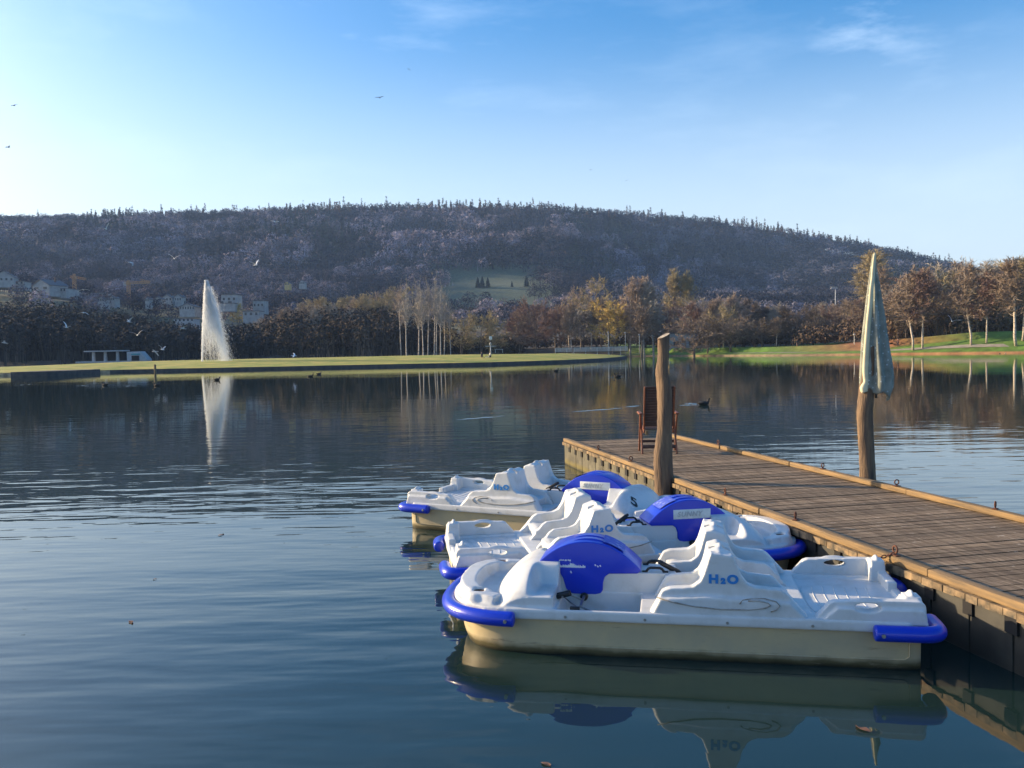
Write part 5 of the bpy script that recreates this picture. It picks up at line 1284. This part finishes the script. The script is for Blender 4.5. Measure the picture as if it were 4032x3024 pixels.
# ------------------------------------------------------------------ birds
M_gull = mat('gull_white', (.75, .75, .76), .8); M_gullg = mat('gull_grey', (.40, .42, .45), .8); M_duck = mat('duck_dark', (.018, .016, .015), .7); M_bird = mat('bird_black', (.03, .03, .035), .8)
def bird_meshes():
    b = MB(); b.lathe([(.004, -.21), (.03, -.19), (.062, -.09), (.07, .0), (.055, .10), (.035, .16), (.04, .20), (.03, .24), (.006, .29)], 10)
    body = b.mesh('body'); body.transform(Matrix.Rotation(R(90), 4, 'Y')); body.polygons.foreach_set('use_smooth', [True]*len(body.polygons))
    wings = []
    for up_ in (.0, .55, -.35):
        pair = []
        for s in (1, -1):
            w_ = MB(); V = []
            for q, (y, c, z) in enumerate(((.03, .16, 0), (.25, .17, .10*1), (.45, .13, .10), (.66, .03, .06))):
                zz = z+up_*y
                V += [(c*.6-.02*q*q*.5, s*y, zz), (-c*.5-.03*q*q*.6, s*y, zz), (0-.02*q*q*.5, s*y, zz+.022)]
            Fs = []
            for q in range(3):
                for r in range(3): Fs.append((3*q+r, 3*q+3+r, 3*q+3+(r+1) % 3, 3*q+(r+1) % 3))
            Fs += [(0, 1, 2), (11, 10, 9)]; w_.add(V, Fs); pair.append(w_.mesh('wing'))
        wings.append(pair)
    tail = MB().prism([(-.20, -.02), (-.36, -.07), (-.36, .07), (-.20, .02)], 'z', -.006, .008).mesh('tail')
    return body, wings, tail
BB, BW, BT = bird_meshes()
def flying(name, px, py, d, label, grp, mb_, mw, sc=1.0, pose=None):
    p = atd(px, py, d); t = thing(name, tuple(p), rnd.uniform(0, 6.28), label, 'bird', grp); t.rotation_euler = (rnd.uniform(-.5, .5), rnd.uniform(-.2, .2), rnd.uniform(0, 6.28)); t.scale = (sc,)*3
    ws = BW[rnd.randrange(3) if pose is None else pose]
    for nm, me, mt in (('body', BB, mb_), ('wing', ws[0], mw), ('wing', ws[1], mw), ('tail', BT, mb_)):
        o = bpy.data.objects.new(nm, me); COL.objects.link(o); o.parent = t
        if not me.materials: me.materials.append(mt)
        o.material_slots[0].link = 'OBJECT'; o.material_slots[0].material = mt
Z1 = lambda x, y: ((x/2.765)/3.9375, (1000+y/2.765)/3.9375)
Z2 = lambda x, y: ((700+x/2.765)/3.9375, (1000+y/2.765)/3.9375)
ZS = lambda x, y: ((x/1.301)/3.9375, (1400+y/1.301)/3.9375)
GU = 'white gulls flying over the lake'
for (x, y), lab in ((Z1(1430, 95), 'white gull above the right crane against the hill'), (Z1(1897, 50), 'white gull between the right crane and the fountain tip, high against the hill'), (Z1(905, 388), 'white gull right beside the left crane'),
                    (Z1(910, 640), 'white gull in front of the dark wood below the left crane'), (Z1(725, 800), 'white gull in front of the dark wood left of the pavilion'), (Z1(1405, 738), 'white gull in front of the dark wood below the right crane'),
                    (Z1(1497, 883), 'white gull above the stage shelter'), (Z1(50, 967), 'white gull at the left edge before the dark wood'), (Z1(1686, 1062), 'white gull low, right of the stage shelter'), (Z1(1768, 1040), 'grey-white gull between stage shelter and fountain, low'),
                    (Z1(1990, 810), 'white gull just left of the fountain, halfway up'), (Z2(848, 120), 'white gull right of the fountain tip against the hill'), (Z2(1268, 1108), 'white gull sitting just above the island grass right of the fountain'),
                    (ZS(128, 248), 'white gull low over the water near the left edge'), (ZS(550, 213), 'white gull low over the water left of the fountain\'s reflection, the higher one'), (ZS(965, 148), 'white gull over the water just below the island wall by the fountain'),
                    (ZS(598, 447), 'white gull over dark water, left one of a close pair'), (ZS(685, 457), 'white gull over dark water, right one of a close pair'), (ZS(478, 513), 'white gull lowest over the dark water on the left'),
                    (ZS(1790, 370), 'white gull over the water in the middle, beneath the birch stand'), (ZS(2010, 247), 'white gull over the water left of the signal mast\'s reflection'), (ZS(2103, 173), 'white gull over the water just under the island wall by the mast'), (ZS(1868, 467), 'white gull lowest over the water above the farthest boat'),
                    ((3332+1245/3.016)/3.9375*1.0 and ((3332+1255/3.016)/3.9375, (950+950/3.016)/3.9375), 'white gull in front of the right wood above the grassy mound'), ((7, 230), 'white gull far left just below the ridge'), ((106, 229), 'white gull below the ridge above the right crane'), ((275.5, 222), 'white gull high on the hill right of the fountain')):
    flying('gull', x, y, rnd.uniform(105, 128), lab, GU, M_gull, M_gullg if rnd.random() < .2 else M_gull, 1.25)
for x, y, lab in ((30, 228, 'dark bird in the pale sky near the left edge, the upper one'), (18, 318, 'dark bird in the pale sky near the left edge, the lower one'), (820, 211, 'dark bird in the blue sky, the largest near the middle'), (883, 150, 'tiny dark bird in the sky above the middle one'), (1276, 367, 'tiny dark bird just above the ridge, left of two'), (1353, 390, 'tiny dark bird just above the ridge, right of two')):
    flying('dark_bird', x/2.16, y/2.16, 120 if x in (30, 18, 820) else 260, lab, 'dark birds in the sky', M_bird, M_bird, .9, 0)
def duck(px, py, rz, label, sc=1.0):
    p = at(px, py, 0); t = thing('duck', tuple(p), rz, label, 'duck', 'ducks swimming on the lake'); t.scale = (sc,)*3
    b = MB(); b.tube([(-.26, 0, .10), (-.20, 0, .075), (-.08, 0, .06), (.06, 0, .06), (.16, 0, .08), (.19, 0, .15), (.20, 0, .22), (.235, 0, .25), (.27, 0, .24)], [.01, .05, .095, .10, .07, .038, .04, .045, .02], 10)
    b.build('body', M_duck, t, smooth=True); MB().box((.31, 0, .235), (.07, .03, .015)).build('beak', M_wally, t)
    MB().tube([(-.20, .06, .10), (0, .085, .10), (.12, .06, .10)], [.01, .035, .01], 6).build('wing', M_duck, t, smooth=True); MB().tube([(-.20, -.06, .10), (0, -.085, .10), (.12, -.06, .10)], [.01, .035, .01], 6).build('wing', M_duck, t, smooth=True)
duck(703.8, 405.0, .1, 'dark duck swimming right of the log post with a bright wake', 1.0)
duck(617.5, 377.2, 2.9, 'dark duck between the chair and the footbridge with a short wake', 1.2)
duck(556, 371.3, 0, 'small dark duck under the island wall left of the chair', 1.2)
duck(310.5, 376.8, 0, 'small dark duck under the island wall right of the fountain, the left one', 1.3)
duck(319, 374.4, .4, 'small dark duck under the island wall right of the fountain, the right one', 1.2)
duck(217, 380.2, 0, 'small dark duck within the fountain\'s reflection', 1.3)
duck(105, 385.6, 3.0, 'dark duck near the left end of the island with a pale wake', 1.2)
duck(157, 386, 3.0, 'dark duck just right below the wooden stake with a pale wake', 1.2)
# raised wavelets behind the ducks: real ridges in the water surface
def wake(x0, y0, x1, y1, w0=.10, h=.02):
    a = at(x0, y0, 0); c = at(x1, y1, 0); n = 22; V = []; Fs = []; d = (c-a).normalized(); s = Vector((-d.y, d.x, 0)); rr = random.Random(int(x0*10))
    for i in range(n+1):
        t = i/n; p = a.lerp(c, t)+s*rr.uniform(-.03, .03); e = math.sin(math.pi*t)**.6*(.55+.45*abs(math.sin(9*t+x0))); wd = w0*e+.004; hh = h*e
        V += [p-s*wd, p-s*wd*.3+Vector((0, 0, hh)), p+s*wd*.3+Vector((0, 0, hh)), p+s*wd]
    for i in range(n):
        for q in range(3): Fs.append((4*i+q, 4*i+4+q, 4*i+5+q, 4*i+1+q))
    b = MB(); b.add([tuple(v+Vector((0, 0, .002))) for v in V], Fs); o = b.build('wavelet', M_water, smooth=True); tag(o, kind='structure')
for a_ in ((700, 404.5, 679, 405.5), (697, 403.6, 685, 403.2), (623, 408, 570, 412), (640, 405.5, 626, 407), (507, 415.5, 455, 420), (14, 385.5, 37, 384), (72, 380, 86, 380), (76, 386, 92, 385), (120, 386, 137, 386), (606, 377.5, 626, 377)): wake(*a_, w0=.22, h=.018)
# dead leaves on the water
M_leaf = mat('dead_leaf', (.16, .08, .05), .8)
for px, py, sz, lab in ((131, 622, .045, 'curled brown leaf floating on the open water at lower left'), (155, 579, .022, 'tiny dark leaf floating left of centre'), (546, 764, .035, 'pale leaf floating at the bottom edge below the nearest boat'), (221, 535, .05, 'dark twig floating on the water left of the boats'), (863, 729, .05, 'ochre leaf floating below the stern of the nearest boat')):
    p = at(px, py, .004); b = MB(); V = []
    for i in range(7): t = i/6; w_ = math.sin(math.pi*t)*.4+.03; V += [(-1+2*t, -w_, .15*math.sin(5*t)), (-1+2*t, w_, .18*t), ]
    b.add([(x*sz, y*sz, z*sz) for x, y, z in V], [(2*i, 2*i+2, 2*i+3, 2*i+1) for i in range(6)]); o = b.build('leaf', M_leaf); md = o.modifiers.new('s', 'SOLIDIFY'); md.thickness = .0015; o.location = p; o.rotation_euler = (0, 0, px); tag(o, lab, 'leaf')

# ------------------------------------------------------------------ air
HAZE = .00013
if HAZE:
    b = MB(); b.box((0, 550, 136), (5220, 3400, 280)); o = b.build('haze', None); o.data.materials.clear()
    m_ = bpy.data.materials.new('haze'); m_.use_nodes = True; n = m_.node_tree; n.nodes.clear(); out = n.nodes.new('ShaderNodeOutputMaterial'); v = n.nodes.new('ShaderNodeVolumePrincipled')
    v.inputs['Color'].default_value = (.38, .60, 1.0, 1); v.inputs['Density'].default_value = HAZE; v.inputs['Anisotropy'].default_value = 0
    n.links.new(v.outputs[0], out.inputs['Volume']); o.data.materials.append(m_); tag(o, 'thin bluish air over the lake and hills', None, None, 'stuff')
